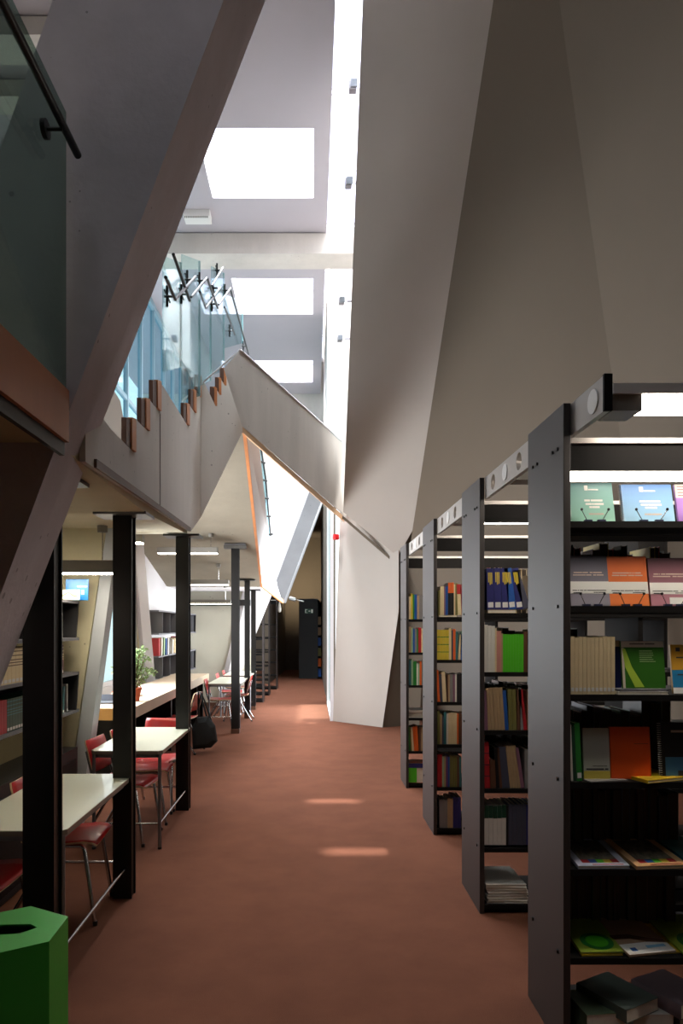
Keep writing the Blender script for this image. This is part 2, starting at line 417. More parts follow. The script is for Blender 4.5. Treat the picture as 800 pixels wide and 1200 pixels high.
# --- study soffit beyond slab  z = 5.49-.25Y
sz = lambda y: 5.49-.25*y
T1 = Vector((-.73, 7.2, sz(7.2))); T2 = Vector((-.94, 12.53, sz(12.53)))
mm = MB().prism([(-3.2, 8.8, sz(8.8)), (-1.27, 7.9, sz(7.9)), (-.95, 7.25, sz(7.25)), T1, T2, (-3.2, 12.53, sz(12.53))], (0, 0, .08))
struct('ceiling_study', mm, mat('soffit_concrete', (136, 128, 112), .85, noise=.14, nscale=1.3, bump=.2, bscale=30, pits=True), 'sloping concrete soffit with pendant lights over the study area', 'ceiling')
struct('ceiling_study_far', B(-2.75, -1.0, 12.5, 14.2, 2.36, 2.5), WHITE, 'white ceiling strip at the study back wall', 'ceiling')
# oak trim + white upstand along soffit edge
T3 = P(330, 707, 13.5)
def ribbon(pts, w, vec):
    m_ = MB()
    for p, q in zip(pts[:-1], pts[1:]): m_.prism([p, q, q+w, p+w], vec)
    return m_
struct('trim_9', ribbon([T1, T2, T3], Vector((.0, 0, .07)), Vector((.035, .0, 0))), OAK, 'oak edge trim of the sloping soffit', 'trim')
r1 = P(303, 515, 7.9); r2 = P(316, 640, 12.4); r3 = P(325, 688, 13.4)
mm = MB()
o = Vector((.03, 0, .05))
mm.prism([T1+o, T2+o, r2, r1], (-.05, .06, .05)); mm.prism([T2+o, T3+Vector((0, 0, .05)), r3, r2], (-.05, .08, .05))
struct('wall_upstand', mm, WHITE, 'bright white upstand rising from the soffit edge', 'wall')

# --- bridge beam to the pier
BL = (-.70, 7.12); BR = (.49, 11.3)
pb = [(284, 500), (262, 432), (281, 411), (400, 518), (403, 604)]
PB = [onL(x, y, BL, BR) for x, y in pb]
struct('wall_bridge', MB().prism(PB, (.05, .16, 0)), CONCL, 'concrete bridge parapet slanting from the stair to the pale pier', 'wall')
u, v = onL(284, 500, BL, BR), onL(402, 604, BL, BR)
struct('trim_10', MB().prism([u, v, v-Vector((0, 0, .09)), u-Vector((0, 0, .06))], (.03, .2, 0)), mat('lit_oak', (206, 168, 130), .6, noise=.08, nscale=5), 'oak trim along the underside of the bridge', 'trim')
u, v = onL(281, 410, BL, BR), onL(400, 517, BL, BR)
struct('trim_11', MB().tube([onL(213, 470, FBp, RB), u], .008, 6).tube([u, v], .014, 6), WHITE, 'thin white capping on the bridge and glass edge', 'trim')
t = thing('glass_balustrade', 'triangular glass pane beside the pier above the bridge', 'balustrade', onL(400, 518, BL, BR))
o = t.location.copy()
MB().prism([onL(386, 506, BL, BR)-o, onL(400, 519, BL, BR)-o, onL(405, 450, BL, BR)-o, onL(403, 458, BL, BR)-o], (.01, .01, 0)).build('glass_pane', GLASSM, t)
MB().tube([onL(386, 506, BL, BR)-o, onL(403, 456, BL, BR)-o], .015, 6).build('edge_strip', WHITE, t)

# --- leaning white slab + grey column behind bridge
W = [P(x, y, 14.0) for x, y in [(333, 525), (364, 573), (322, 688), (299, 745), (268, 827), (258, 827), (288, 700)]]
struct('wall_leaning_white', MB().prism(W, (-.1, .06, 0)), WHITE, 'bright white leaning slab under the bridge', 'wall')
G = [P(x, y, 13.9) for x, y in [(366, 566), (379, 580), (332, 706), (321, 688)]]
struct('column', MB().prism(G, (.03, .5, 0)), mat('shaded_concrete', (92, 92, 94), .85, noise=.15, nscale=2, pits=True), 'grey leaning concrete strut under the bridge beside the white slab', 'column')  # strut darkened in colour to stand for its shaded side
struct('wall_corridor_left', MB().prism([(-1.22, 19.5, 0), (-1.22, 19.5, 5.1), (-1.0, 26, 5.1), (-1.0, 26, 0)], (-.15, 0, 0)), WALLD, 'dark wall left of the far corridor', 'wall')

# --- leaning study columns
def lean(px0, px1, py0, qx0, qx1, py1, Y): return [P(px0, py0, Y), P(px1, py0, Y), P(qx1, py1, Y), P(qx0, py1, Y)]
BW = [P(121, 640, 5.42), P(72, 985, 5.42), Vector((-3.2, 5.42, 0)), Vector((-3.2, 5.42, 2.5)), P(126, 612, 5.42)]
struct('wall_study_left', MB().prism(BW, (0, .1, 0)), CONCB, 'beige concrete wall with slanting edge beside the wall shelves', 'wall')
struct('column', MB().prism([P(126, 610, 5.40), P(139, 610, 5.40), P(91, 984, 5.40), P(74, 984, 5.40)], (-.06, .35, 0)), mat('bluish_white_concrete', (200, 206, 212), .85, noise=.06, nscale=2, pits=True), 'pale bluish slanting column behind the second table', 'column')
struct('column', MB().prism([P(155, 610, 10.2), P(166, 610, 10.2), P(187, 858, 10.2), P(177, 858, 10.2)], (-.1, .15, 0)), mat('white_concrete', (224, 224, 230), .85, noise=.04, nscale=2), 'white slanting column rising from the long desk', 'column')
struct('wall_study_pier', MB().prism([P(140, 600, 10.4), P(166, 600, 10.4), P(178, 858, 10.4), P(140, 858, 10.4)], (-.1, .06, 0)), CONCB, 'beige concrete panel behind the potted plant', 'wall')

# --- black posts
posts = [(-1.105-.135, -1.105, 2.93), (-1.185, -1.073, 4.07), (-1.2, -1.085, 6.03), (-1.225, -1.105, 10.4), (-1.19, -1.1, 12.1), (-1.19, -1.1, 13.4)]
pl = ['thick black steel post nearest, in front of the first table', 'black steel post between first and second tables', 'black steel post at the far end of second table', 'black steel post standing alone before the far tables', 'slim black post beside the far tables, in front of its twin', 'farthest slim black post beside the far tables']
for i, (x0, x1, y) in enumerate(posts):
    cx = (x0+x1)/2; w = (x1-x0)
    zt = {0: 2.27, 1: 2.305, 2: 2.44, 3: sz(10.4), 4: sz(12.1), 5: 2.36}[i]
    t = thing('steel_post', pl[i], 'post', (cx, y, 0), 0, 'black steel posts along the aisle')
    h = w/2
    # H section
    MB().box(-h, h, 0, .012, 0, zt-.02).box(-h, h, .088, .1, 0, zt-.02).box(-h+.01, -h+.022, .012, .088, 0, zt-.02).box(h-.022, h-.01, .012, .088, 0, zt-.02).build('shaft', BLACK, t)
    B(-h-.1, h+.1, -.06, .16, zt-.02, zt-.002).build('head_plate', STEELG if i in (1, 3) else BLACK, t)
    if i >= 3: B(-h-.004, h+.004, -.006, .106, 0, .07).build('foot_cover', DOAK, t)
    if i == 3: B(-.17, .17, -.02, .12, zt-.07, zt-.02).build('saddle', mat('saddle_dark_concrete', (90, 88, 84), .8, noise=.2, nscale=20), t)

# --- upper balustrade with zig zag rails
XG = -1.12
panes = [(190, 211.5, 300, 436), (212, 233.5, 298, 470), (234, 246.5, 330, 452), (247, 262, 312, 440), (262.5, 284, 345, 408)]
for i, (x0, x1, yt, yb) in enumerate(panes):
    t = thing('glass_balustrade', 'upper stair glass pane, ' + ['leftmost beside the leaning column', 'second in from the leaning column', 'middle one of five above the risers', 'fourth in from the leaning column', 'farthest right one behind the bridge apex'][i], 'balustrade', onX(x0, yb, XG), 0, 'upper stair glass panes')
    o = t.location.copy()
    MB().prism([onX(x0, yb, XG)-o, onX(x1, yb-6, XG)-o, onX(x1, yt+8, XG)-o, onX(x0, yt, XG)-o], (.012, 0, 0)).build('glass_pane', GLASSM, t)
    MB().tube([onX(x1, yb-6, XG)-o, onX(x1, yt+8, XG)-o], .01, 6).build('edge_strip', mat('glass_edge', (150, 186, 190), .3), t)
rails = [([(203, 298), (222, 352)], 'black', .013), ([(194, 325), (205, 351)], 'black', .013), ([(205, 351), (229, 324)], 'steel', .012), ([(224, 348), (242, 326)], 'steel', .012),
         ([(243, 327), (255, 361)], 'black', .013), ([(234, 342), (241, 361), (258, 337)], 'dark', .011), ([(256, 357), (270, 338)], 'steel', .012), ([(270, 339), (291, 415)], 'black', .013), ([(248, 335), (261, 314)], 'steel', .012), ([(263, 360), (275, 392)], 'steel', .012)]
rl = ['steep black handrail close to the leaning column', 'short black handrail at the left end of the zigzag', 'steel handrail rising right from the first low corner', 'steel handrail rising right in the middle of the zigzag',
      'steep black handrail in the middle of the zigzag', 'dark V shaped handrail behind the middle of the zigzag', 'steel handrail at the right end of the zigzag', 'long black handrail descending right to the bridge apex', 'steel handrail rising highest toward the beam', 'faint steel handrail left of the long descending one']
for (pts, c, r), lab in zip(rails, rl):
    pp = [onX(x, y, XG+.07) for x, y in pts]
    t = thing('stair_handrail', lab, 'handrail', pp[0], 0, 'zigzag stair handrails')
    o = pp[0]
    mt = {'black': BLACK, 'steel': mat('rail_grey', (72, 74, 80), .45, metal=.2), 'dark': mat('dark_steel', (70, 74, 78), .4, metal=.6)}[c]
    MB().tube([p-o for p in pp], r, 8).build('rail_tube', mt, t, smooth=True)
    for k, p in enumerate((pp[0].lerp(pp[-1], .85), )):
        MB().tube([p-o, p-o+Vector((-.07, 0, 0))], .01, 6).tube([p-o+Vector((-.05, 0, -.08)), p-o+Vector((-.05, 0, .08))], .01, 8).tube([p-o+Vector((-.05, -.1, 0)), p-o+Vector((-.05, .1, 0))], .007, 6).build('bracket', BLACK, t)
# lattice balustrade behind bridge
t = thing('glass_balustrade', 'narrow glass balustrade with black lattice rails under the bridge', 'balustrade', P(309, 600, 12.8))
o = t.location.copy()
lft = [(297, 512), (302, 550), (306, 590), (310, 630)]; rgt = [(305, 520), (311, 560), (314, 595), (317, 628)]
MB().prism([P(x, y, 12.8)-o for x, y in lft+rgt[::-1]], (0, .012, 0)).build('glass_pane', glass('facade_glass', (214, 236, 242), .04), t)
MB().tube([P(x, y, 12.78)-o for x, y in lft], .018, 6).tube([P(x, y, 12.78)-o for x, y in rgt], .018, 6).build('rail_tube', BLACK, t)
for k in range(6):
    f = k/5*.96+.02
    a = P(297+13*f, 512+118*f, 12.76)-o; b = P(305+12*f, 520+108*f, 12.76)-o
    MB().tube([a-Vector((.08, 0, 0)), b+Vector((.05, 0, 0))], .02, 6).build('bracket', BLACK, t)

# ceiling fixtures
def fixture(lab, px0, px1, py, Y, name='ceiling_light', rough=None):
    a = P(px0, py, Y); b = P(px1, py, Y)
    t = thing(name, lab, 'ceiling light', ((a.x+b.x)/2, Y, a.z), 0, 'louvred ceiling lights')
    w = (b.x-a.x)/2
    B(-w, w, -.12, .12, 0, .12).build('housing', WHITEP, t, bevel=.008)
    mm = MB()
    n = 14
    for k in range(n): mm.box(-w+.02+k*(2*w-.04)/n, -w+.02+(k+.55)*(2*w-.04)/n, -.11, -.1, -.025, 0)
    mm.build('louvre', mat('louvre_grey', (120, 110, 104), .5), t)
    z = t.location.z+.12
    if z < CZ: B(-.02, .02, -.02, .02, .12, CZ-t.location.z).build('stem', WHITEP, t)
fixture('louvred light box under the ceiling below the largest skylight', 216, 247, 258, 10.9)
fixture('louvred light box in the upper left corner behind the glass, upper one', -40, 33, 56, 7.7)
fixture('louvred light box in the upper left corner behind the glass, lower one', -40, 22, 124, 8.55)
fixture('louvred light box just under the crossing beam', 240, 254, 318, 13.1)
for i, (y0, y1) in enumerate(((7.35, 7.75), (8.2, 8.5))):
    struct('trim_%d' % (20+i), B(-4.6, -2.2, y0, y1, 8.0, 8.2), CONCL, 'shallow ceiling beam in the upper left corner, ' + ['front one', 'rear one'][i], 'beam')
# bracket spotlights beside pier; lower three stand in for reflected ceiling boxes
for i, (px, py, Y) in enumerate([(413, 102, 9), (408, 215, 10), (400, 353, 12.6), (398, 397, 14), (395, 432, 15.5)]):
    p = P(px, py, Y)
    t = thing('spotlight_and_reflection', 'small grey ' + ['spotlight beside the pier, highest of five', 'spotlight beside the pier, second from the top', 'box beside the pier standing for a reflection, middle one of five', 'box beside the pier standing for a reflection, second from the bottom', 'box beside the pier standing for a reflection, lowest of five'][i], 'spotlight', p, 0, 'spotlights in the strip skylight')
    B(-.05, .05, -.05, .05, -.06, .06).build('housing', STEELG, t, bevel=.01)
    B(-.03, .06, -.08, -.06, -.05, .05).build('lens', mat('lens_grey', (90, 96, 102), .2), t)
    B(.1, 1.1-p.x if p.x < .9 else .2, -.015, .015, -.015, .015).build('arm', STEELG, t)
# thin cable pole in strip light
MBt = MB().tube([P(405, 30, 9.5), P(393.5, 238, 11.3)], .012, 6)
tag(MBt.build('blind_cord', WHITEP), 'thin pale rod hanging in the strip skylight', 'rod')
# ================================================================== BOOKCASES (right)
ROW = [(2.576, 3.0), (3.86, 4.32), (5.32, 5.84), (6.87, 7.3)]
XP = .95
LEV = [2.02, 1.70, 1.365, 1.035, .705, .37, .05]
ordn = ['first', 'second', 'third', 'fourth', 'fifth', 'sixth', 'seventh', 'eighth', 'ninth', 'tenth', 'eleventh', 'twelfth', 'thirteenth', 'fourteenth', 'fifteenth', 'sixteenth', 'seventeenth', 'eighteenth', 'nineteenth', 'twentieth']
def bookcase(i, y0, y1, nlev, label, ztop=2.466, xlen=2, mirror=1, loc=(0, 0, 0), rz=0):
    t = thing('bookcase', label, 'bookcase', (XP if mirror == 1 else loc[0], y0 if mirror == 1 else loc[1], 0), rz, 'dark library bookcases')
    d = y1-y0; th = .027
    L = .9*xlen
    s = mirror
    def bx(a, b, *r):
        return B(min(a*s, b*s), max(a*s, b*s), *r)
    bx(0, th, 0, d, 0, ztop).build('end_panel', SHELF, t, bevel=.002)
    for k in range(1, xlen+1): bx(k*.9, k*.9+th, .01, d-.01, 0, 2.34).build('upright', SHELFD, t)
    # bolts
    mm = MB()
    for z in ([ztop-.16] + LEV[1::2]):
        for yy in (.06, d-.07):
            for q in ((0, .055) if z > 2.2 else (0,)):
                mm.box(min(-.006*s, 0), max(-.006*s, 0), yy-.007+q*(1 if yy < .2 else -1), yy+.007+q*(1 if yy < .2 else -1), z-.006, z+.006)
    mm.build('bolt', BLACK, t)
    bx(th, L, .0, d, 2.315, 2.335).build('top_board', RAILM, t)
    bx(th, L, .015, .03, 2.215, 2.315).build('fascia', SHELFD, t)
    for z in (LEV if nlev == 7 else LEV[1:]):
        bx(th, L, 0, d/2-.015, z-.024, z).build('shelf_board', SHELFD, t)
        bx(th, L, d/2+.015, d, z-.024, z).build('shelf_board', SHELFD, t)
    bx(th, L, .02, .035, 0, .03).build('plinth', SHELFD, t)
    return t
bl = ['dark bookcase nearest the camera, display shelves with face-out books', 'dark bookcase second from camera, with navy binders on top shelf',
      'dark bookcase third from camera, between the second and fourth', 'dark bookcase fourth from camera, farthest right before the pier']
for i, (a, b) in enumerate(ROW): bookcase(i, a, b, 7 if i == 0 else 6, bl[i])
# overhead perforated rails and strip lights
def circ(cx, cy, r, n=20): return [(cx+math.cos(t*2*math.pi/n)*r, cy+math.sin(t*2*math.pi/n)*r) for t in range(n)]
lights_y = [2.376, 3.46, 4.9, 6.45]
segs = [(2.29, 2.64), (3.0, 3.86), (4.32, 5.32), (5.84, 6.87)]
rlb = ['short perforated steel rail sticking out above the nearest bookcase', 'perforated steel rail between first and second bookcases', 'perforated steel rail between second and third bookcases', 'perforated steel rail between third and fourth bookcases']
slb = ['strip light above the nearest bookcase display', 'strip light above the second bookcase', 'strip light above the third bookcase', 'strip light above the fourth bookcase']
for i, ((a, b), ly) in enumerate(zip(segs, lights_y)):
    t = thing('overhead_rail', rlb[i], 'rail', (XP+.03, a, 2.345), 0, 'perforated rails over the aisles')
    hs = []
    for dy in (-.23, .23):
        if a+.06 < ly+dy < b-.06: hs.append(circ(ly+dy-a, .06, .042))
    MB().plate([(0, 0), (b-a, 0), (b-a, .12), (0, .12)], hs, lambda u, v, t_: (t_, u, v), .02).build('perforated_plate', RAILM, t)
    B(-.004, .024, -.012, 0, -.002, .122).build('end_cap', SHELFD, t)
    t2 = thing('strip_light', slb[i], 'light', (XP+.05, ly, 2.345), 0, 'strip lights over the bookcases')
    MB().add([(-.024+.012*k, math.cos(q*2*math.pi/24)*.042, .06+math.sin(q*2*math.pi/24)*.042) for k in (0, 1) for q in range(24)], [tuple(range(24)), tuple(range(24, 48))]+[(q, (q+1) % 24, 24+(q+1) % 24, 24+q) for q in range(24)]).build('end_disc', WHITEP, t2)
    B(.02, 1.8, -.07, .07, .065, .1).build('housing', WHITEP, t2)
    n = 10
    prof = [(math.cos(math.pi+math.pi*q/n)*.055, .064+math.sin(math.pi+math.pi*q/n)*.05) for q in range(n+1)]
    MB().loft([(.12, y, z) for y, z in prof], [(1.78, y, z) for y, z in prof]).build('diffuser', LAMP, t2)
    B(.02, .12, -.06, .06, .01, .065).build('lamp_holder', GREYL, t2)

# ------------------------------------------------------------------ books
CN = {'cream': (228, 208, 164), 'tan': (176, 148, 112), 'white': (222, 218, 208), 'grey': (130, 128, 126), 'black': (26, 24, 26), 'navy': (36, 40, 104), 'blue': (30, 84, 160), 'red': (176, 34, 40),
      'green': (40, 128, 50), 'bright green': (84, 196, 40), 'dark green': (24, 64, 44), 'yellow': (214, 190, 60), 'orange': (224, 100, 36), 'purple': (110, 66, 120), 'pink': (204, 140, 128), 'brown': (96, 62, 44), 'teal': (50, 110, 116),
      'burgundy': (84, 34, 48), 'slate': (70, 72, 88), 'olive': (116, 112, 60), 'lavender': (160, 110, 190), 'mauve': (134, 92, 112), 'pale green': (150, 180, 140)}
def cmat(c): return mat('cover_'+c.replace(' ', '_'), CN[c], .45, noise=.06, nscale=20)
def book(x, y, z, w, h, d, c, label, tilt=0, face=-1, group=None, sticker=False, bands=None, cap=None, parent=None, cat='book', stripe=None):
    """spine towards -Y (face=-1) or +Y"""
    cv = .0022 if w > .012 else .0012
    m_ = MB()
    f = face
    def bx(x0, x1, y0, y1, z0, z1):
        ya, yb = sorted((y0*-f, y1*-f)); m_.box(x0, x1, ya, yb, z0, z1)
    bx(0, w, 0, cv, 0, h); bx(0, cv, cv, d, 0, h); bx(w-cv, w, cv, d, 0, h)
    o = m_.build('book', cmat(c))
    o.location = (x, y, z); o.rotation_euler = (0, tilt, 0)
    tag(o, label, cat, group)
    ya, yb = sorted((cv*-f, (d-.004)*-f))
    B(cv, w-cv, ya, yb, .003, h-.004).build('pages', PAPER if face < 0 else mat('shaded_paper', (74, 62, 50), .9), o)  # rear books' page colour is darkened to imitate shade inside the bookcase
    e = .0006
    if sticker: B(w*.12, w*.88, -e, 0, h*.05, h*.05+min(w, .03)).build('spine_label', WHITEP, o)
    if bands: MB().box(w*.2, w*.34, -e, 0, h*.66, h*.9).box(w*.42, w*.56, -e, 0, h*.6, h*.9).box(w*.64, w*.78, -e, 0, h*.62, h*.9).build('spine_title', cmat(bands), o)
    if cap: B(0, w, -e, 0, h*.68, h).build('spine_cap', cmat(cap), o)
    if stripe:
        for q in (.25, .5, .75): B(0, w, -e, 0, h*q, h*q+.006).build('spine_band', cmat(stripe), o)
    return o
def fill(y, z, x0, spec, where, face=-1, group=None, d0=.17, stop=9):
    """spec: list of (count, colour, width, height, extras)"""
    x = x0; k = 0
    tot = sum(s_[0] for s_ in spec)
    for s_ in spec:
        n, c, w, h = s_[:4]; ex = dict(s_[4]) if len(s_) > 4 else {}
        if c == 'gap': x += w; continue
        tl = ex.pop('tilt', 0)
        if tl < 0: x += h*math.sin(-tl)*.9 if ex.pop('first', False) else 0
        for q in range(n):
            if x > stop: return
            hh = h*(1+random.uniform(-.012, .012)) if n > 1 else h
            size = 'thin ' if w < .02 else ('thick ' if w > .038 else '')
            if n > 1: lab = '%s%s book, %s in its matching run of %s, %s' % (size, c, ordn[q], {2: 'two', 3: 'three', 4: 'four', 5: 'five', 6: 'six', 7: 'seven', 8: 'eight', 9: 'nine', 10: 'ten', 11: 'eleven', 12: 'twelve'}.get(n, 'many'), where)
            else: lab = '%s%s book, %s from left, %s' % (size, c, ordn[min(k, 19)], where)
            book(x, y, z, w, hh, d0+random.uniform(-.01, .01), c, lab, tilt=tl, face=face, group=group or ('books on the '+where), **ex)
            x += w*(1/math.cos(tl))+.0012; k += 1
SH = lambda n, c: '%s shelf, %s bookcase' % (n, c)
S1 = {'sticker': True}
x0 = XP+.03
# row 2 (second bookcase), y spine just inside
y2 = ROW[1][0]+.02
fill(y2, LEV[1]+.02, x0+.018, [(3, 'navy', .040, .235, {'sticker': 1, 'bands': 'yellow', 'tilt': -.02, }), (1, 'blue', .040, .235, {'sticker': 1, 'bands': 'yellow', 'tilt': -.12}), (1, 'navy', .040, .235, {'sticker': 1, 'bands': 'yellow', 'tilt': -.12}), (1, 'slate', .04, .225, {'tilt': -.3}), (2, 'tan', .03, .2), (2, 'red', .03, .22)], SH('top', 'second'), stop=1.5)
fill(y2, LEV[2], x0+.002, [(3, 'white', .019, .265, {}), (1, 'cream', .008, .25), (2, 'pink', .012, .235), (1, 'tan', .008, .22), (8, 'bright green', .0135, .215, {}), (1, 'brown', .02, .23), (1, 'black', .025, .22), (4, 'cream', .02, .24)], SH('second', 'second'), stop=1.5)
fill(y2, LEV[3], x0+.002, [(1, 'mauve', .02, .225, {'tilt': -.03}), (5, 'tan', .018, .24, {'tilt': -.06}), (1, 'blue', .02, .225, {'tilt': -.07}), (2, 'olive', .022, .23, {'tilt': -.03}), (1, 'brown', .02, .235), (1, 'grey', .016, .24, {'tilt': -.06}), (1, 'red', .02, .23, {'tilt': -.12}), (4, 'tan', .025, .22)], SH('third', 'second'), stop=1.5)
fill(y2, LEV[4], x0+.004, [(1, 'red', .03, .26, {'tilt': -.03, 'stripe': 'burgundy'}), (1, 'brown', .032, .16), (1, 'black', .02, .23, {'tilt': -.05}), (1, 'brown', .014, .23, {'tilt': -.08}), (1, 'slate', .042, .235, {'tilt': -.1}), (4, 'tan', .014, .24, {'tilt': -.12}), (1, 'mauve', .02, .23, {'tilt': -.15}), (3, 'grey', .025, .22)], SH('fourth', 'second'), stop=1.5)
fill(y2, LEV[5]+.012, x0+.002, [(5, 'white', .0235, .225, {'cap': 'dark green'}), (1, 'black', .012, .22), (4, 'slate', .024, .23), (3, 'navy', .025, .23)], SH('fifth', 'second'), stop=1.5)
# row 3
y3 = ROW[2][0]+.02
fill(y3, LEV[1]+.015, x0+.01, [(1, 'olive', .014, .19), (1, 'cream', .03, .225), (1, 'mauve', .01, .225), (1, 'blue', .018, .225), (2, 'black', .022, .255, {'cap': 'orange'}), (1, 'cream', .01, .24), (1, 'olive', .018, .25), (1, 'cream', .028, .24, {'cap': 'red', 'tilt': -.04}), (1, 'red', .012, .24), (3, 'tan', .02, .23)], SH('top', 'third'), stop=1.4)
fill(y3, LEV[2], x0+.002, [(4, 'yellow', .022, .235, {'stripe': 'green'}), (1, 'cream', .018, .25), (1, 'slate', .012, .23), (1, 'orange', .018, .24), (1, 'teal', .016, .22), (1, 'cream', .02, .2, {'tilt': .08}), (1, 'blue', .014, .2), (3, 'green', .02, .22)], SH('second', 'third'), stop=1.4)
fill(y3, LEV[3], x0+.006, [(1, 'orange', .018, .25, {'tilt': -.05}), (1, 'slate', .02, .22, {'tilt': -.04}), (1, 'cream', .03, .235, {'tilt': -.06}), (1, 'brown', .01, .21), (1, 'tan', .012, .215), (1, 'grey', .022, .215), (1, 'mauve', .016, .215), (1, 'white', .012, .22), (1, 'black', .045, .22), (3, 'grey', .02, .22)], SH('third', 'third'), stop=1.4)
fill(y3, LEV[4]+.17, x0+.09, [(1, 'tan', .03, .115), (1, 'yellow', .014, .115), (1, 'green', .02, .115)], SH('fourth', 'third'), stop=1.4) if False else None
fill(y3, LEV[5]+.0, x0+.004, [(1, 'red', .036, .255), (1, 'pale green', .014, .24), (1, 'tan', .014, .24), (1, 'purple', .014, .24), (1, 'blue', .012, .235), (3, 'olive', .018, .245), (1, 'brown', .016, .24), (1, 'teal', .016, .235), (3, 'grey', .02, .24)], SH('sixth', 'third'), stop=1.4) if False else None
fill(y3, LEV[4], x0+.004, [(1, 'olive', .02, .26), (1, 'tan', .014, .235), (1, 'slate', .012, .22), (1, 'teal', .02, .25), (1, 'white', .012, .24), (4, 'cream', .016, .245), (1, 'orange', .012, .24), (2, 'brown', .014, .235), (1, 'tan', .018, .24)], SH('fourth', 'third'), stop=1.4)
fill(y3, LEV[5], x0+.004, [(1, 'red', .036, .255), (1, 'pale green', .014, .24), (1, 'tan', .014, .24), (1, 'purple', .014, .24), (1, 'blue', .012, .235), (3, 'olive', .018, .245), (1, 'brown', .016, .24), (1, 'teal', .016, .235)], SH('fifth', 'third'), stop=1.4)
fill(y3, LEV[6], x0+.02, [(3, 'grey', .02, .22), (2, 'tan', .02, .23), (2, 'navy', .03, .24)], SH('bottom', 'third'), stop=1.4)
# row 4
y4 = ROW[3][0]+.02
fill(y4, LEV[1], x0+.004, [(1, 'cream', .016, .23), (1, 'yellow', .018, .26), (1, 'green', .016, .25), (1, 'blue', .026, .25), (1, 'tan', .02, .24), (2, 'grey', .02, .24)], SH('top', 'fourth'), stop=1.25)
fill(y4, LEV[2], x0+.004, [(1, 'tan', .02, .26), (1, 'pale green', .016, .25), (1, 'blue', .018, .24), (1, 'grey', .02, .24), (1, 'green', .012, .24), (1, 'red', .03, .25), (2, 'cream', .02, .24)], SH('second', 'fourth'), stop=1.25)
fill(y4, LEV[3], x0+.004, [(1, 'teal', .02, .25), (1, 'pale green', .018, .26), (1, 'green', .034, .24), (1, 'white', .014, .22), (1, 'pale green', .014, .22), (1, 'orange', .02, .24), (2, 'grey', .02, .24)], SH('third', 'fourth'), stop=1.25)
fill(y4, LEV[5]+.0, x0+.004, [(1, 'green', .014, .25, {'tilt': -.05}), (1, 'olive', .014, .24, {'tilt': -.05}), (1, 'cream', .02, .24, {'tilt': -.08}), (2, 'orange', .022, .25, {'tilt': -.06}), (1, 'brown', .02, .24), (2, 'tan', .02, .24)], SH('fifth', 'fourth'), stop=1.25)
# far-side books seen over the fronts
yb = ROW[1][1]-.02
fill(yb, LEV[1], x0+.0, [(1, 'yellow', .03, .29), (1, 'pink', .03, .28), (1, 'tan', .02, .28), (1, 'red', .015, .28), (1, 'cream', .03, .28), (1, 'grey', .02, .28), (1, 'yellow', .015, .28), (1, 'gap', .09, .2), (2, 'cream', .03, .27)], 'rear side of top shelf, second bookcase', face=1, stop=1.5)
yb = ROW[0][1]-.02
fill(yb, LEV[2], x0+.0, [(1, 'dark green', .03, .25), (1, 'olive', .02, .24), (1, 'grey', .03, .23), (1, 'dark green', .03, .25)], 'rear side of third shelf, nearest bookcase', face=1, stop=1.5)
def darkrow(y, z, where, cols, n, hmin=.22, hmax=.29):
    x = x0+.003; rr = random.Random(int(z*1000)); sp = []
    for k in range(n): sp.append((1, cols[k % len(cols)], rr.uniform(.018, .045), rr.uniform(hmin, hmax)))
    fill(y, z, x, sp, where, face=1, stop=1.48)
yb = ROW[0][1]-.02
darkrow(yb, LEV[3], 'rear side of fourth shelf, nearest bookcase', ['burgundy', 'black', 'dark green', 'brown', 'black', 'slate', 'grey'], 16)
darkrow(yb, LEV[4], 'rear side of fifth shelf, nearest bookcase', ['black', 'brown', 'dark green', 'black', 'slate'], 16)
darkrow(yb, LEV[5], 'rear side of sixth shelf, nearest bookcase', ['black', 'dark green', 'brown', 'black', 'burgundy'], 16)
darkrow(yb, LEV[1], 'rear side of second shelf, nearest bookcase', ['red', 'black', 'dark green', 'pink', 'black', 'brown', 'yellow'], 16, .2, .27)
darkrow(ROW[1][1]-.02, LEV[2], 'rear side of second shelf, second bookcase', ['black', 'slate', 'black', 'brown', 'grey'], 15, .2, .27)
darkrow(ROW[1][1]-.02, LEV[3], 'rear side of third shelf, second bookcase', ['black', 'brown', 'grey', 'black'], 15, .22, .28)
darkrow(ROW[1][1]-.02, LEV[4], 'rear side of fourth shelf, second bookcase', ['brown', 'black', 'olive', 'black'], 15, .22, .28)
# flat lying items
def flat(x, y, z, w, d, h, c, label, rz=0, name='book', edge=PAPER, curl=0, tilt=0, cat='book', group=None):
    o = MB().box(-w/2, w/2, 0, d, h-.0015, h).box(-w/2, w/2, 0, d, 0, .0015).box(-w/2, -w/2+.0015, 0, d, .0015, h-.0015).build(name, c if not isinstance(c, str) else cmat(c))
    o.location = (x, y, z); o.rotation_euler = (tilt, 0, rz)
    tag(o, label, cat, group)
    B(-w/2+.002, w/2-.003, .002, d-.003, .0015, h-.0015).build('pages', edge, o)
    return o
flat(x0+.1, y2-.005, LEV[1], .16, .2, .019, 'cream', 'cream flat book lying under the navy binders, top shelf, second bookcase')
flat(x0+.085, y3-.005, LEV[1], .14, .2, .014, 'cream', 'cream flat book lying under upright books, top shelf, third bookcase')
flat(x0+.06, y3, LEV[4]+.275, .08, .16, .022, 'pale green', 'pale green book lying flat, upper of pair on third bookcase') if False else None
for i in range(7):
    flat(x0+.135+random.uniform(-.01, .01), ROW[1][0]+.02, LEV[6]+.0+i*.0155, .23, .3, .014, 'white', 'white magazine, %s from the bottom of the stack at the foot of second bookcase' % ordn[i], rz=random.uniform(-.06, .06), name='magazine', cat='magazine', group='white magazines stacked on the bottom shelf')
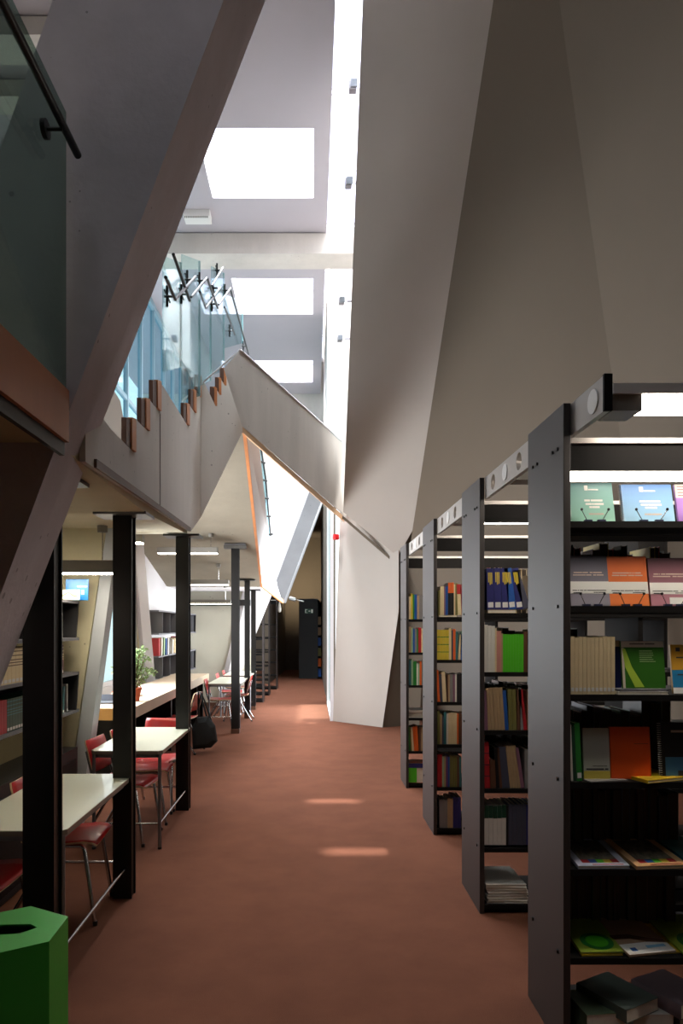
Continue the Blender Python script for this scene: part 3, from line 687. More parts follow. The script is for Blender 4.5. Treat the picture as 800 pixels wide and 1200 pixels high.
for i in range(4):
    flat(x0+.1, y4, LEV[4]+i*.02, .2, .22, .018, 'grey', 'grey booklet, %s from bottom of the stack on fourth shelf of fourth bookcase' % ordn[i], rz=random.uniform(-.1, .1), name='booklet', cat='booklet', group='grey booklets stacked on fourth bookcase')
o = flat(x0+.1, y4-.0, LEV[6]+.0, .24, .2, .20, 'orange', 'orange and green box file low on the fourth bookcase', name='box_file', cat='box')
B(-.119, -.02, -.002, 0, .004, .196).build('green_front', cmat('bright green'), o)
B(-.119, .119, -.003, 0, .15, .196).build('navy_band', cmat('navy'), o)

# --- display books in row 1 (face out)
yd = ROW[0][0]
def fo(px0, px1, pyt, pyb, z, c, label, lean=.22, th=.012, name='book', spiral=False, stand=True, deco=None, yoff=.03, group='books displayed face-out', rz=0):
    """face-out book: pixel columns give x and height at the shelf front"""
    k = (yd+yoff)/F
    X0 = (px0-VX)*k; X1 = (px1-VX)*k; h = (pyb-pyt)*k/math.cos(lean); w = X1-X0
    o = MB().box(0, w, 0, .0015, 0, h).box(0, w, th-.0015, th, 0, h).box(0, .0015, 0, th, 0, h).build(name, c if not isinstance(c, str) else cmat(c))
    o.location = (X0, yd+yoff, z+.002); o.rotation_euler = (-lean, 0, rz)
    tag(o, label, 'book', group)
    B(.002, w-.002, .0015, th-.0015, .002, h-.003).build('pages', PAPER, o)
    def rect(u0, u1, v0, v1, mt, nm='cover_mark', e=.0006):
        return B(u0*w, u1*w, -e, 0, (1-v1)*h, (1-v0)*h).build(nm, mt, o)
    def words(u0, u1, v, hh, mt, n=4, nm='title_line', e=.0006):
        m_ = MB(); u = u0
        tot = u1-u0
        cuts = sorted(random.uniform(.15, .85) for _ in range(n-1))
        cc = [0]+cuts+[1]
        for a, b in zip(cc[:-1], cc[1:]):
            if b-a > .05: m_.box((u0+a*tot)*w, (u0+b*tot-.02*tot)*w, -e, 0, (1-v)*h-hh*h, (1-v)*h)
        m_.build(nm, mt, o)
    if spiral:
        m_ = MB()
        n = int(h/.0085)
        for q in range(n):
            zc = .006+q*.0085
            m_.tube([(.006*math.cos(t)-.002, .004+.008*math.sin(t), zc) for t in [j*math.pi/4 for j in range(9)]], .0011, 4)
        m_.build('spiral_binding', WHITEP, o)
    if deco: deco(o, w, h, rect, words)
    if stand:
        s_ = thing('book_stand', 'wire display stand holding the '+label.split(',')[0], 'stand', (X0+w/2, yd+yoff-.012, z), rz, 'wire book stands')
        for sx in (-.3, .3):
            MB().tube([(sx*w*.55, 0, .003), (sx*w*1.0, -.004, .045)], .0016, 6).build('prong', CHROME, s_)
            MB().lathe([(0, -.006), (.005, -.003), (.005, .003), (0, .006)], (sx*w*1.0, -.005, .047), 8).build('prong_tip', BLACK, s_)
            B(sx*w*.5-.014, sx*w*.5+.014, -.008, .006, 0, .008).build('foot', mat('stand_foot_navy', (44, 48, 76), .4), s_)
    return o
WTX = mat('cover_print_white', (236, 234, 226), .6)
FTX = mat('cover_print_faint', (200, 176, 160), .6)
DTX = mat('cover_print_dark', (60, 58, 60), .6)
def gradcover(name, top, bot):
    m = mat(name, top, .4); N = m.node_tree.nodes; L = m.node_tree.links
    tc = N['Texture Coordinate'] if 'Texture Coordinate' in N else N.new('ShaderNodeTexCoord')
    sp = N.new('ShaderNodeSeparateXYZ'); L.new(tc.outputs['Generated'], sp.inputs[0])
    r = N.new('ShaderNodeValToRGB'); r.color_ramp.elements[0].color = rgb(*bot); r.color_ramp.elements[1].color = rgb(*top)
    L.new(sp.outputs['Z'], r.inputs[0]); L.new(r.outputs[0], N['Principled BSDF'].inputs['Base Color'])
    return m
TEAL = gradcover('teal_printed_cover', (66, 138, 136), (150, 204, 180)); SKB = gradcover('blue_printed_cover', (52, 120, 190), (160, 206, 230))
def d_teal(o, w, h, rect, words):
    rect(.36, .44, .07, .2, WTX); words(.45, .68, .16, .035, WTX, 3)
    words(.34, .76, .43, .05, WTX, 3); words(.36, .78, .52, .05, WTX, 3); words(.44, .68, .6, .05, WTX, 2)
    words(.42, .76, .78, .04, FTX, 3)
def d_band(tx):
    def f(o, w, h, rect, words):
        rect(0, 1, .52, .76, WTX, 'white_band'); words(.06, .94, .69, .015, tx, 5, e=.0012); words(.08, .3, .735, .02, DTX, 2, e=.0012); words(.6, .9, .73, .015, DTX, 3, e=.0012)
        words(.12, .86, .33, .022, FTX, 5); words(.1, .9, .38, .022, FTX, 5)
    return f
fo(669, 721, 560, 608, LEV[0], TEAL, 'teal spiral-bound report with white print, leftmost on top display shelf', spiral=True, deco=d_teal)
fo(731, 791, 562, 608, LEV[0], SKB, 'sky blue spiral-bound report beside the teal one, top display shelf', spiral=True, deco=d_teal)
def d_lav(o, w, h, rect, words):
    rect(0, 1, 0, .36, mat('pale_wood_print', (216, 196, 190), .6), 'patterned_band')
    for q in range(4): words(.05, .95, .05+q*.08, .02, mat('mauve_print', (128, 92, 100), .6), 2, 'wave_line', e=.0012)
fo(795, 850, 562, 608, LEV[0], 'lavender', 'lavender book with pale patterned top, right of the blue report', deco=d_lav)
SLT = gradcover('slate_cover', (50, 50, 64), (160, 154, 164)); BUR = gradcover('burgundy_cover', (56, 22, 34), (196, 134, 146)); ORG = gradcover('orange_cover', (176, 78, 30), (250, 136, 70))
fo(669, 715, 648, 708, LEV[1], SLT, 'dark slate book with white landscape band, left of the orange one', deco=d_band(DTX), lean=.18)
fo(715, 761, 649, 708, LEV[1], ORG, 'orange book with white landscape band, second display shelf', deco=d_band(DTX), lean=.18)
def d_bur(o, w, h, rect, words):
    d_band(DTX)(o, w, h, rect, words); rect(.45, .8, .83, .97, WTX, 'sticker', .0012)
fo(763, 812, 651, 708, LEV[1], BUR, 'burgundy book with white band and sticker, second display shelf', deco=d_bur, lean=.18)
# cream thin volumes
k1 = (yd+.02)/F
fill(yd+.02, LEV[2], (668.5-VX)*k1, [(11, 'cream', .0142, .218, {'sticker': 1})], SH('third', 'nearest'))
XX = lambda px, yo=.03: (px-VX)*(yd+yo)/F
flat(XX(753, .01), yd+.005, LEV[2], .19, .2, .011, 'white', 'white magazine lying under the green leaflet book, nearest bookcase', name='magazine', cat='magazine')
flat(XX(754, .01), yd+.012, LEV[2]+.012, .185, .19, .006, 'slate', 'blue grey magazine on the white one, nearest bookcase', name='magazine', cat='magazine', rz=.04)
fo(721, 728, 749, 804, LEV[2]+.02, 'navy', 'blue book mostly hidden behind the cream volumes', lean=.1, stand=False, yoff=.06, deco=lambda o, w, h, r, wd: r(0, 1, 0, .13, FTX))
def d_green(o, w, h, rect, words):
    rect(0, 1, 0, .13, mat('beige_print', (196, 186, 168), .6), 'title_band'); words(.2, .8, .05, .02, DTX, 3, e=.0012)
    for q in range(6): words(.42, .42+.3+.12*random.random(), .2+q*.045, .018, mat('pale_green_print', (150, 180, 120), .6), 2)
    m_ = MB()
    for q in range(3):
        m_.prism([(w*(.02+.01*q), -.0008, h*.84), (w*(.05+.02*q), -.0008, h*.84), (w*(.13+.05*q), -.0008, h*.45), (w*(.36+.07*q), -.0008, 0.004), (w*(.28+.07*q), -.0008, .004), (w*(.07+.05*q), -.0008, h*.45)], (0, .0007, 0))
    m_.build('leaf_swirl', mat('lime_print', (168, 200, 60), .5), o)
    rect(0, .06, .14, 1, mat('beige_print', (196, 186, 168), .6))
fo(730, 780, 748, 803, LEV[2]+.02, mat('deep_green_cover', (46, 104, 24), .4), 'green book with lime leaf swirl standing on magazines', lean=.12, deco=d_green, stand=False, rz=0)
def d_yb(o, w, h, rect, words):
    rect(0, 1, .52, .88, mat('cyan_print', (28, 124, 170), .5), 'blue_band'); rect(0, 1, .88, 1, WTX); rect(.1, .18, .06, .14, DTX); words(.1, .5, .25, .03, DTX, 2); words(.1, .5, .6, .03, DTX, 2, e=.0012)
fo(789, 850, 749, 806, LEV[2], mat('amber_cover', (206, 152, 44), .4), 'amber and blue book at the right end of third display shelf', lean=.14, deco=d_yb, stand=False)
# shelf 4
fill(yd+.02, LEV[3], XX(669, .02), [(1, 'white', .008, .215, {'tilt': -.04}), (1, 'dark green', .012, .21, {'tilt': -.04}), (1, 'green', .02, .22, {'tilt': -.05, 'sticker': 1})], SH('fourth', 'nearest'))
def d_grey(o, w, h, rect, words):
    rect(0, 1, .84, 1, mat('mustard_print', (190, 172, 70), .5), 'yellow_band'); words(.35, .9, .74, .012, DTX, 3); words(.1, .95, .79, .03, DTX, 3)
fo(684, 715, 843, 902, LEV[3], mat('pale_grey_cover', (176, 176, 164), .5), 'pale grey book with mustard foot band, fourth display shelf', lean=.08, deco=d_grey, stand=False, yoff=.045)
fo(716, 763, 843, 903, LEV[3], mat('plain_orange_cover', (226, 84, 22), .4), 'plain bright orange book standing on fourth display shelf', lean=.08, deco=lambda o, w, h, r, wd: wd(.6, .95, .32, .012, mat('dark_orange_print', (130, 50, 20), .5), 3), stand=False, yoff=.05)
def d_blk(o, w, h, rect, words):
    rect(.08, 1, .62, 1, mat('sky_photo_print', (70, 120, 160), .5), 'photo_print'); words(.2, .8, .14, .04, FTX, 3)
    rect(.3, 1, .86, 1, DTX, 'photo_ground', .0012)
fo(775, 840, 838, 903, LEV[3], 'black', 'black spiral-bound book with blue photo on its cover', lean=.08, spiral=True, deco=d_blk, stand=False, yoff=.055)
def flatcover(px0, px1, z, d, h, c, lab, rz=0, deco=None, yo=.01, shear=0, name='leaflet'):
    w = (px1-px0)*(yd+yo)/F
    o = flat(XX((px0+px1)/2, yo), yd+yo, z, w, d, h, c, lab, rz=rz, name=name, cat=name, tilt=shear)
    if deco: deco(o, w, d, h)
    return o
YEL = mat('yellow_cover', (214, 180, 40), .35)
flatcover(752, 812, LEV[3], .2, .012, YEL, 'glossy yellow magazine lying before the black spiral book', rz=.35, name='magazine')
flatcover(690, 738, LEV[3], .14, .003, 'grey', 'thin grey leaflet lying before the pale grey book', rz=.2)
# shelf 5: comic magazines
def d_com(base):
    def f(o, w, d, h):
        B(-w*.36, w*.36, d*.2, d*.86, h, h+.0006).build('cover_picture', mat('comic_picture', (110, 104, 88), .5, noise=.8, nscale=45), o)
        for q, c in enumerate(('red', 'blue', 'bright green', 'yellow', 'red')): B(-w*.36+q*w*.144, -w*.36+(q+1)*w*.144, d*.1, d*.2, h, h+.0008).build('colour_tab', cmat(c), o)
        B(-w*.2, w*.4, d*.03, d*.05, h, h+.0008).build('cover_line', cmat('red'), o)
    return f
MG1 = mat('pale_blue_cover', (196, 200, 214), .35); MG2 = mat('peach_cover', (226, 182, 128), .35)
flatcover(677, 738, LEV[4], .26, .012, MG1, 'pale blue illustrated magazine at left of fifth display shelf', deco=d_com(0), shear=.12, rz=.02, name='magazine')
flatcover(744, 808, LEV[4], .26, .013, MG2, 'peach illustrated magazine right of the pale blue one', deco=d_com(1), shear=.12, rz=.1, name='magazine')
flatcover(812, 870, LEV[4], .26, .013, 'teal', 'dark teal magazine right of the peach one', shear=.12, rz=.1, name='magazine')
# shelf 6
def d_gl(o, w, d, h):
    n = 24
    for r_, c in ((.38, 'green'), (.26, 'bright green')):
        MB().prism([(w*.05+math.cos(t*2*math.pi/n)*w*r_, d*.28+math.sin(t*2*math.pi/n)*d*r_*.6, h) for t in range(n)], (0, 0, .0005 if c == 'green' else .001)).build('printed_ring', cmat(c), o)
def d_br(o, w, d, h):
    B(-w*.49, w*.49, .002, d*.26, h, h+.0005).build('white_foot', WTX, o)
    pts = [(-w*.49, d*.5), (-w*.1, d*.48), (w*.2, d*.36), (w*.49, d*.28), (w*.49, d*.2), (w*.15, d*.26), (-w*.15, d*.38), (-w*.49, d*.4)]
    MB().prism([(a, b, h) for a, b in pts], (0, 0, .0009)).build('printed_wave', cmat('brown'), o)
    B(-w*.36, -w*.24, d*.08, d*.16, h+.0005, h+.001).build('blue_flag', cmat('blue'), o)
    B(.0, w*.4, d*.12, d*.18, h+.0005, h+.001).build('blue_line', mat('sky_print', (130, 190, 220), .5), o)
flatcover(680, 731, LEV[5]+.01, .24, .006, mat('leaf_green_cover', (150, 176, 60), .4), 'green leaflet with green rings, left on sixth display shelf', deco=d_gl, shear=.14, rz=.03, yo=.02)
flatcover(681, 730, LEV[5], .24, .006, YEL, 'yellow leaflet under the green ringed one', shear=.12, rz=.05, yo=.02)
flatcover(734, 796, LEV[5]+.004, .26, .008, mat('fawn_cover', (176, 146, 118), .4), 'fawn leaflet with brown wave and small blue flag', deco=d_br, shear=.14, rz=.2, yo=.02)
flatcover(770, 812, LEV[5], .24, .005, YEL, 'yellow leaflet right of the fawn one', shear=.13, rz=.1, yo=.04)
flatcover(800, 850, LEV[5]+.004, .26, .008, mat('leaf_green_cover', (150, 176, 60), .4), 'green leaflet with rainbow ring at the right end, sixth shelf', deco=d_gl, shear=.14, rz=.1, yo=.02)
# shelf 7: thick white books
flatcover(686, 738, LEV[6], .18, .1, mat('dull_green_cover', (96, 112, 84), .5), 'dull green book low at left on the bottom shelf', rz=.1, yo=.02, name='book')
flatcover(724, 782, LEV[6]+.082, .23, .05, mat('dull_green_cover2', (92, 104, 96), .5), 'thick white-paged book with teal edge on bottom shelf', rz=.5, yo=.03, name='book')
flatcover(788, 846, LEV[6]+.082, .22, .055, mat('dull_mauve_cover', (110, 92, 96), .5), 'thick white-paged book with mauve cover on bottom shelf', rz=.45, yo=.05, name='book')
flatcover(742, 790, LEV[6], .2, .08, 'white', 'thick white book lowest in the stack on the bottom shelf', yo=.05, name='book')
flatcover(796, 846, LEV[6], .2, .08, 'grey', 'thick grey book lowest at the right on the bottom shelf', yo=.05, name='book')
# row3 lying books
flat(x0+.05, y3, LEV[4]+.0, .01, .01, .001, 'grey', 'x') if False else None
# ================================================================== FURNITURE LEFT
def table(y0, y1, label, x0=-1.61, x1=-1.09, hz=.72):
    t = thing('study_table', label, 'table', ((x0+x1)/2, (y0+y1)/2, 0), 0, 'white-topped study tables')
    w = (x1-x0)/2; l = (y1-y0)/2
    c = .03
    out = [(-w+c, -l), (w-c, -l), (w, -l+c), (w, l-c), (w-c, l), (-w+c, l), (-w, l-c), (-w, -l+c)]
    MB().plate(out, [], lambda a, b, q: (a, b, hz-.004+q), .004).build('tabletop', TTOP, t)
    MB().plate(out, [], lambda a, b, q: (a, b, hz-.026+q), .022).build('tabletop_edge', TEDGE, t)
    g = .03
    MB().box(-w+g, w-g, -l+g, -l+g+.02, hz-.056, hz-.026).box(-w+g, w-g, l-g-.02, l-g, hz-.056, hz-.026).box(-w+g, -w+g+.02, -l+g, l-g, hz-.056, hz-.026).box(w-g-.02, w-g, -l+g, l-g, hz-.056, hz-.026).build('under_frame', STEELG, t)
    for sx in (-1, 1):
        for sy in (-1, 1):
            lg = MB().tube([(sx*(w-.02), sy*(l-.02), .012), (sx*(w-.02), sy*(l-.02), hz-.026)], .013, 12).build('leg', STEELG, t, smooth=True)
            MB().lathe([(.015, 0), (.016, .006), (.013, .014)], (sx*(w-.02), sy*(l-.02), 0), 12).build('foot_glide', BLACK, lg)
    z = .185
    for a, b in (((-1, -1), (1, -1)), ((1, -1), (1, 1)), ((1, 1), (-1, 1))):
        MB().tube([(a[0]*(w-.02), a[1]*(l-.02), z), (b[0]*(w-.02), b[1]*(l-.02), z)], .0085, 10).build('foot_bar', CHROME, t, smooth=True)
    return t
table(3.02, 4.19, 'white-topped table nearest, beside the green bin')
table(4.97, 6.15, 'white-topped table second from the camera, between two black posts')
table(10.9, 12.35, 'white-topped table third in line, behind the lone post', x0=-1.66, x1=-1.13)
table(12.75, 14.0, 'farthest white-topped table near the back wall', x0=-1.66, x1=-1.13)

def make_chair(label):
    # chair faces +X in local space, seat centre at origin
    t = thing('stacking_chair', label, 'chair', (0, 0, 0), 0, 'red stacking chairs')
    n = 8
    def shell(prof, hw, th, name, m0, taper=0):
        # prof list of (x,z) centre line
        top = MB(); k = len(prof); vs = []; fs = []
        nx = 7
        for i, (x, z) in enumerate(prof):
            w_ = hw*(1-taper*i/(k-1))
            for j in range(nx):
                u = -1+2*j/(nx-1)
                sag = -.012*(1-u*u)
                a = prof[min(i+1, k-1)]; b = prof[max(i-1, 0)]
                dx, dz = a[0]-b[0], a[1]-b[1]; l_ = math.hypot(dx, dz); nxv, nzv = -dz/l_, dx/l_
                cr = .96 if i in (0, k-1) and abs(u) > .9 else 1
                vs.append((x+nxv*sag, u*w_*cr, z+nzv*sag))
        for i in range(k-1):
            for j in range(nx-1):
                fs.append((i*nx+j, i*nx+j+1, (i+1)*nx+j+1, (i+1)*nx+j))
        me = bpy.data.meshes.new(name); me.from_pydata(vs, [], fs)
        me.materials.append(m0); me.materials.append(PLY)
        me.polygons.foreach_set('use_smooth', [True]*len(me.polygons))
        o = bpy.data.objects.new(name, me); COL.objects.link(o); o.parent = t
        md = o.modifiers.new('th', 'SOLIDIFY'); md.thickness = th; md.offset = 0; md.material_offset_rim = 1
        return o
    shell([(-.19, .455), (-.14, .445), (-.05, .438), (.05, .44), (.14, .446), (.19, .44), (.215, .425)], .19, .011, 'seat', RED)
    shell([(-.19, .53), (-.205, .6), (-.225, .68), (-.245, .74), (-.252, .77)], .185, .011, 'backrest', RED, .08)
    for s in (-1, 1):
        fr = MB().tube([(.21, s*.205, .0), (.15, s*.19, .41), (.13, s*.185, .425), (.02, s*.18, .425)], .011, 10).build('leg', CHROME, t, smooth=True)
        rr = MB().tube([(-.27, s*.205, .0), (-.03, s*.185, .41), (.0, s*.18, .424)], .011, 10).build('leg', CHROME, t, smooth=True)
        MB().lathe([(.013, 0), (.014, .02), (.011, .025)], (.21, s*.205, 0), 10).build('foot_glide', BLACK, fr)
        MB().lathe([(.013, 0), (.014, .02), (.011, .025)], (-.27, s*.205, 0), 10).build('foot_glide', BLACK, rr)
        MB().tube([(.12, s*.175, .424), (-.12, s*.175, .424), (-.175, s*.178, .45), (-.2, s*.178, .54), (-.24, s*.17, .69)], .010, 10).build('back_support', CHROME, t, smooth=True)
    MB().tube([(.08, -.18, .424), (.08, .18, .424)], .009, 8).build('cross_bar', CHROME, t, smooth=True)
    return t
ch0 = make_chair('red chair tucked under the near corner of the nearest table')
ch0.location = (-1.62, 3.26, 0)
R = math.radians
dup(ch0, (-1.40, 3.90, 0), R(4), 'red chair under the far half of nearest table, back peeking over it')
dup(ch0, (-1.43, 5.26, 0), R(-6), 'red chair with tall back at near left corner of second table')
dup(ch0, (-1.41, 5.78, 0), R(3), 'red chair under the far half of second table')
dup(ch0, (-1.40, 6.14, 0), R(-95), 'red chair at the far end of second table, only its top showing')
dup(ch0, (-1.72, 8.9, 0), R(172), 'red chair with a black bag hanging from its back')
dup(ch0, (-1.50, 11.25, 0), R(0), 'red chair at the near side of the third table')
dup(ch0, (-1.30, 11.95, 0), R(180), 'red chair on the aisle side of the third table')
dup(ch0, (-1.5, 12.6, 0), R(0), 'red chair between the third and farthest tables')
dup(ch0, (-1.5, 13.5, 0), R(0), 'red chair at the farthest table by the back wall')
# bag
t = thing('shoulder_bag', 'black cloth bag hanging from a red chair back', 'bag', (-1.40, 8.82, .05))
pts = [(-.13, .0), (.1, .02), (.18, .1), (.15, .3), (.06, .42), (-.08, .4), (-.14, .25)]
m_ = MB()
ringsA = []
for k, (yy, sc) in enumerate(((-.07, .7), (-.045, .95), (0, 1.05), (.045, .95), (.07, .7))):
    ringsA.append([(.01+(x-.01)*sc, yy, .2+(z-.2)*sc) for x, z in pts])
for a, b in zip(ringsA[:-1], ringsA[1:]): m_.loft(a, b)
m_.build('pouch', BAG, t, bevel=.01)
MB().tube([(.05, 0, .4), (.0, -.03, .6), (-.02, -.04, .72), (-.06, 0, .74), (-.07, .03, .6), (-.06, .02, .4)], .012, 6).build('strap', BAG, t)
MB().tube([(.12, 0, .3), (.04, .02, .55), (-.03, .03, .73), (-.07, .03, .5)], .014, 6).build('strap', BAG, t)

# green bin
cx, cy, Rr = -.92, 2.08, .172
ang0 = math.radians(30+2)
hexp = [(math.cos(ang0+k*math.pi/3)*Rr, math.sin(ang0+k*math.pi/3)*Rr) for k in range(6)]
hz = .70
t = thing('recycling_bin', 'green hexagonal recycling bin with hexagonal slot, bottom left corner', 'bin', (cx, cy, 0))
body = MB().plate(hexp, [[(x*.94, y*.94) for x, y in hexp]], lambda a, b, q: (a, b, q), hz-.005).build('body', GREEN, t)
hole = [(-.12, -.02), (-.085, -.045), (.045, -.03), (.08, .012), (.05, .036), (-.08, .03)]
ang = .1
MB().plate(hexp, [hole], lambda a, b, q: (a, b, hz-.006+q), .006).build('lid', GREEN, t)
MB().prism([(x*.93, y*.93, hz-.08) for x, y in hexp], (0, 0, .005)).build('liner', GREEND, t)

# desk
t = thing('long_desk', 'long pale timber worktop along the study windows', 'desk', (-2.04, 6.65, 0))
B(-.29, .29, 0, 5.0, .715, .83).build('worktop', mat('pale_worktop', (196, 176, 152), .6, noise=.08, nscale=2), t)
B(-.29, .29, -.02, 0, .715, .83).build('end_board', mat('golden_oak_end', (206, 158, 90), .55, noise=.1, nscale=6), t)
for y in (.3, 2.3, 4.3, 4.9): B(-.27, .2, y, y+.04, 0, .715).build('support_panel', BLACK, t)
B(-.28, -.26, 0, 5.0, 0, .7).build('modesty_panel', DARKB, t)
# laptop
t = thing('laptop', 'closed dark laptop on the near end of the desk', 'laptop', (-2.1, 7.15, .83), R(8))
B(-.17, .17, -.12, .12, 0, .014).build('base', mat('laptop_dark', (60, 64, 72), .35, metal=.4), t, bevel=.003)
MB().add([(-.17, .12, .014), (.17, .12, .014), (.17, .19, .07), (-.17, .19, .07), (-.17, .125, .008), (.17, .125, .008), (.17, .195, .064), (-.17, .195, .064)], [(0, 1, 2, 3), (7, 6, 5, 4), (0, 4, 5, 1), (1, 5, 6, 2), (2, 6, 7, 3), (3, 7, 4, 0)]).build('screen', mat('laptop_dark', (60, 64, 72)), t)
for i, (c, dy) in enumerate((('red', 0), ('pink', .01), ('orange', .0))):
    flat(-2.15+.02*i, 7.75+dy, .83+i*.02, .3, .22, .019, c, ['red book, lowest in the pile behind the laptop', 'pink book, middle of the pile behind the laptop', 'orange book, topmost of the pile behind the laptop'][i], rz=.1*i)
# plant
t = thing('potted_fig', 'leafy potted fig in terracotta pot on the long desk', 'plant', (-1.9, 7.3, .83))
MB().lathe([(.001, 0), (.055, 0), (.078, .12), (.084, .12), (.086, .145), (.078, .145), (.074, .12), (.001, .115)], seg=24).build('pot', TERRA, t, smooth=True)
MB().lathe([(.001, .118), (.073, .118), (.001, .122)], seg=16).build('soil', SOIL, t)
st = MB(); lf_ = MB(); rnd = random.Random(3)
for k in range(24):
    a = rnd.uniform(0, 6.28); r = rnd.uniform(.08, .27); h = rnd.uniform(.25, .62)
    pts = [Vector((0, 0, .11)), Vector((math.cos(a)*r*.3, math.sin(a)*r*.3, h*.6)), Vector((math.cos(a)*r*.7, math.sin(a)*r*.7, h)), Vector((math.cos(a)*r, math.sin(a)*r, h*.9))]
    st.tube(pts, .005, 5, r2=.002)
    for q in range(44):
        f = rnd.uniform(.25, 1)*3; i = min(int(f), 2); p = pts[i].lerp(pts[i+1], f-i)
        d = Vector((rnd.uniform(-1, 1), rnd.uniform(-1, 1), rnd.uniform(-.9, .3))).normalized(); s_ = d.cross(Vector((rnd.uniform(-1, 1), rnd.uniform(-1, 1), 1))).normalized()
        L_ = rnd.uniform(.035, .06)
        tip = p+d*L_; c_ = p+d*L_*.5; nn = d.cross(s_)*.004
        lf_.add([p, c_+s_*L_*.24+nn, tip, c_-s_*L_*.24+nn], [(0, 1, 2, 3)])
st.build('stems', STEM, t); lf_.build('foliage', LEAF, t)

# wall shelves in the study: built along X planes
def wallshelf(name_label, xf, y0, y1, levels, xb, skew=.06, cells=((0, 1), (2, 3)), ndiv=5):
    t = thing('wall_shelf', name_label, 'shelf', (xf, y0, 0), 0, 'dark wall shelves of the study area')
    for z in levels: B(xb-xf, 0, 0, y1-y0, z-.022, z).build('shelf_board', STEELG if False else mat('grey_shelf_edge', (110, 110, 116), .45), t)
    for a, b in cells:
        zt, zb = levels[a], levels[b]
        B(xb-xf, xb-xf+.01, 0, y1-y0, zb, zt-.022).build('back_panel', mat('shelf_dark_inside', (24, 23, 26), .6), t)
        MB().prism([(0, y1-y0, zt), (0, y1-y0-skew, zb), (0, y1-y0-skew-.02, zb), (0, y1-y0-.02, zt)], (xb-xf, 0, 0)).build('end_panel', mat('shelf_dark_inside', (24, 23, 26), .6), t)
        for k in range(ndiv):
            y = (k+.5)*(y1-y0)/ndiv
            B(xb-xf, -.003, y, y+.012, zb, zt-.022).build('divider', mat('grey_shelf_edge', (110, 110, 116), .45), t)
    return t
wallshelf('dark wall shelf with bound volumes behind the nearest posts', -1.81, 3.3, 5.32, [1.825, 1.54, 1.275, .985], -2.08, ndiv=2)
o = B(-2.08, -1.8, 3.2, 5.25, .0, .70).build('low_cabinet', mat('cabinet_top_dark', (50, 52, 58), .4)); tag(o, 'low dark cabinet under the wall shelf beside nearest table', 'cabinet')
B(-1.8, -1.79, 3.25, 5.2, .05, .62).build('door', mat('shelf_dark_inside', (24, 23, 26)), o)
wallshelf('dark wall shelf with pale folders on the far study wall', -2.36, 10.55, 13.95, [1.885, 1.525, 1.17, .80, .49, .18], -2.63, cells=((0, 1), (2, 3), (4, 5)), ndiv=6)
# vols on near wall shelf (spines face +X)
def vol(x, y, z, t_, h, c, label, tilt=0, bands=None, lab=False, d=.17, group=None):
    o = MB().box(-.002, 0, 0, t_, 0, h).box(-d, -.002, 0, .002, 0, h).box(-d, -.002, t_-.002, t_, 0, h).build('book', cmat(c))
    o.location = (x, y, z); o.rotation_euler = (-tilt, 0, 0); tag(o, label, 'book', group)
    B(-d+.005, -.002, .002, t_-.002, .003, h-.004).build('pages', PAPER, o)
    if bands:
        m_ = MB()
        for q in (.5, .58, .66, .78, .9): m_.box(0, .0006, 0, t_, h*q, h*q+.006)
        m_.build('spine_band', cmat(bands), o)
    if lab: B(0, .0008, t_*.1, t_*.9, h*.04, h*.13).build('spine_label', WHITEP, o)
    return o
y = 3.95
for k in range(20):
    c = 'cream' if y < 4.45 else 'burgundy'
    vol(-1.83, y, 1.275, .052, .215, c, '%s bound volume with banded spine, %s in the upper row of the wall shelf' % (c, ordn[k]), bands='cream' if c == 'burgundy' else 'brown', lab=True, group='bound volumes in the upper row')
    y += .0545
    if y > 5.1: break
y = 3.95
k = 0
while y < 5.0:
    c = 'red' if y < 4.1 else ('dark green')
    vol(-1.83, y, .985, .036, .2, c, '%s bound volume, %s in the lower row of the wall shelf' % (c, ordn[min(k, 19)]) + ('' if k < 20 else ' end ' + str(k)), bands=None if c == 'red' else 'teal', lab=c != 'red', group='bound volumes in the lower row')
    y += .0385; k += 1
    if k == 20: break
vol(-1.83, 5.02, .985, .03, .2, 'teal', 'leaning teal grey volume at the right end of lower row', tilt=.12, lab=True)
vol(-1.83, 5.1, .985, .03, .21, 'grey', 'upright grey volume at the right end of lower row', lab=True)
# blue book and picture on top
bx = MB().box(-.0, .012, 0, .17, 0, .21)
def facex(px0, px1, pyt, pyb, Yc, m_, name, label, cat, th=.012):
    a = P(px0, pyb, Yc); b = P(px1, pyt, Yc)
    o = B(0, b.x-a.x, 0, th, 0, b.z-a.z).build(name, m_); o.location = (a.x, Yc, 1.826); o.rotation_euler = (-.08, 0, 0)
    tag(o, label, cat); return o, b.x-a.x, b.z-a.z
o, w_, h_ = facex(76.5, 103, 678, 703, 5.22, mat('bright_blue_cover', (32, 120, 196), .35), 'book', 'bright blue book standing on top of the wall shelf', 'book')
B(w_*.5, w_*.95, -.001, 0, h_*.62, h_*.68).build('white_stroke', WTX, o); B(w_*.7, w_*.82, -.001, 0, h_*.28, h_*.48).build('white_emblem', WTX, o)
o, w_, h_ = facex(60, 93, 691, 703, 5.14, mat('cream_card', (214, 204, 170), .5), 'picture_card', 'small cream picture card before the blue book', 'card', .004)
MB().tube([(w_*.35, -.001, h_*.3), (w_*.6, -.001, h_*.75), (w_*.8, -.001, h_*.4), (w_*.92, -.001, h_*.35)], .003, 5).build('drawn_mountain', mat('sketch_brown', (120, 100, 70), .7), o)
o = MB().lathe([(.001, 0), (.03, 0), (.028, .02), (.012, .05), (.001, .09)], seg=10).build('figurine', WHITEP, smooth=True); o.location = (-1.9, 4.85, 1.541); tag(o, 'small white ornament in the top cell of the wall shelf', 'ornament')
vol(-1.83, 5.0, 1.54, .02, .19, 'white', 'single white booklet in the top cell of the wall shelf')
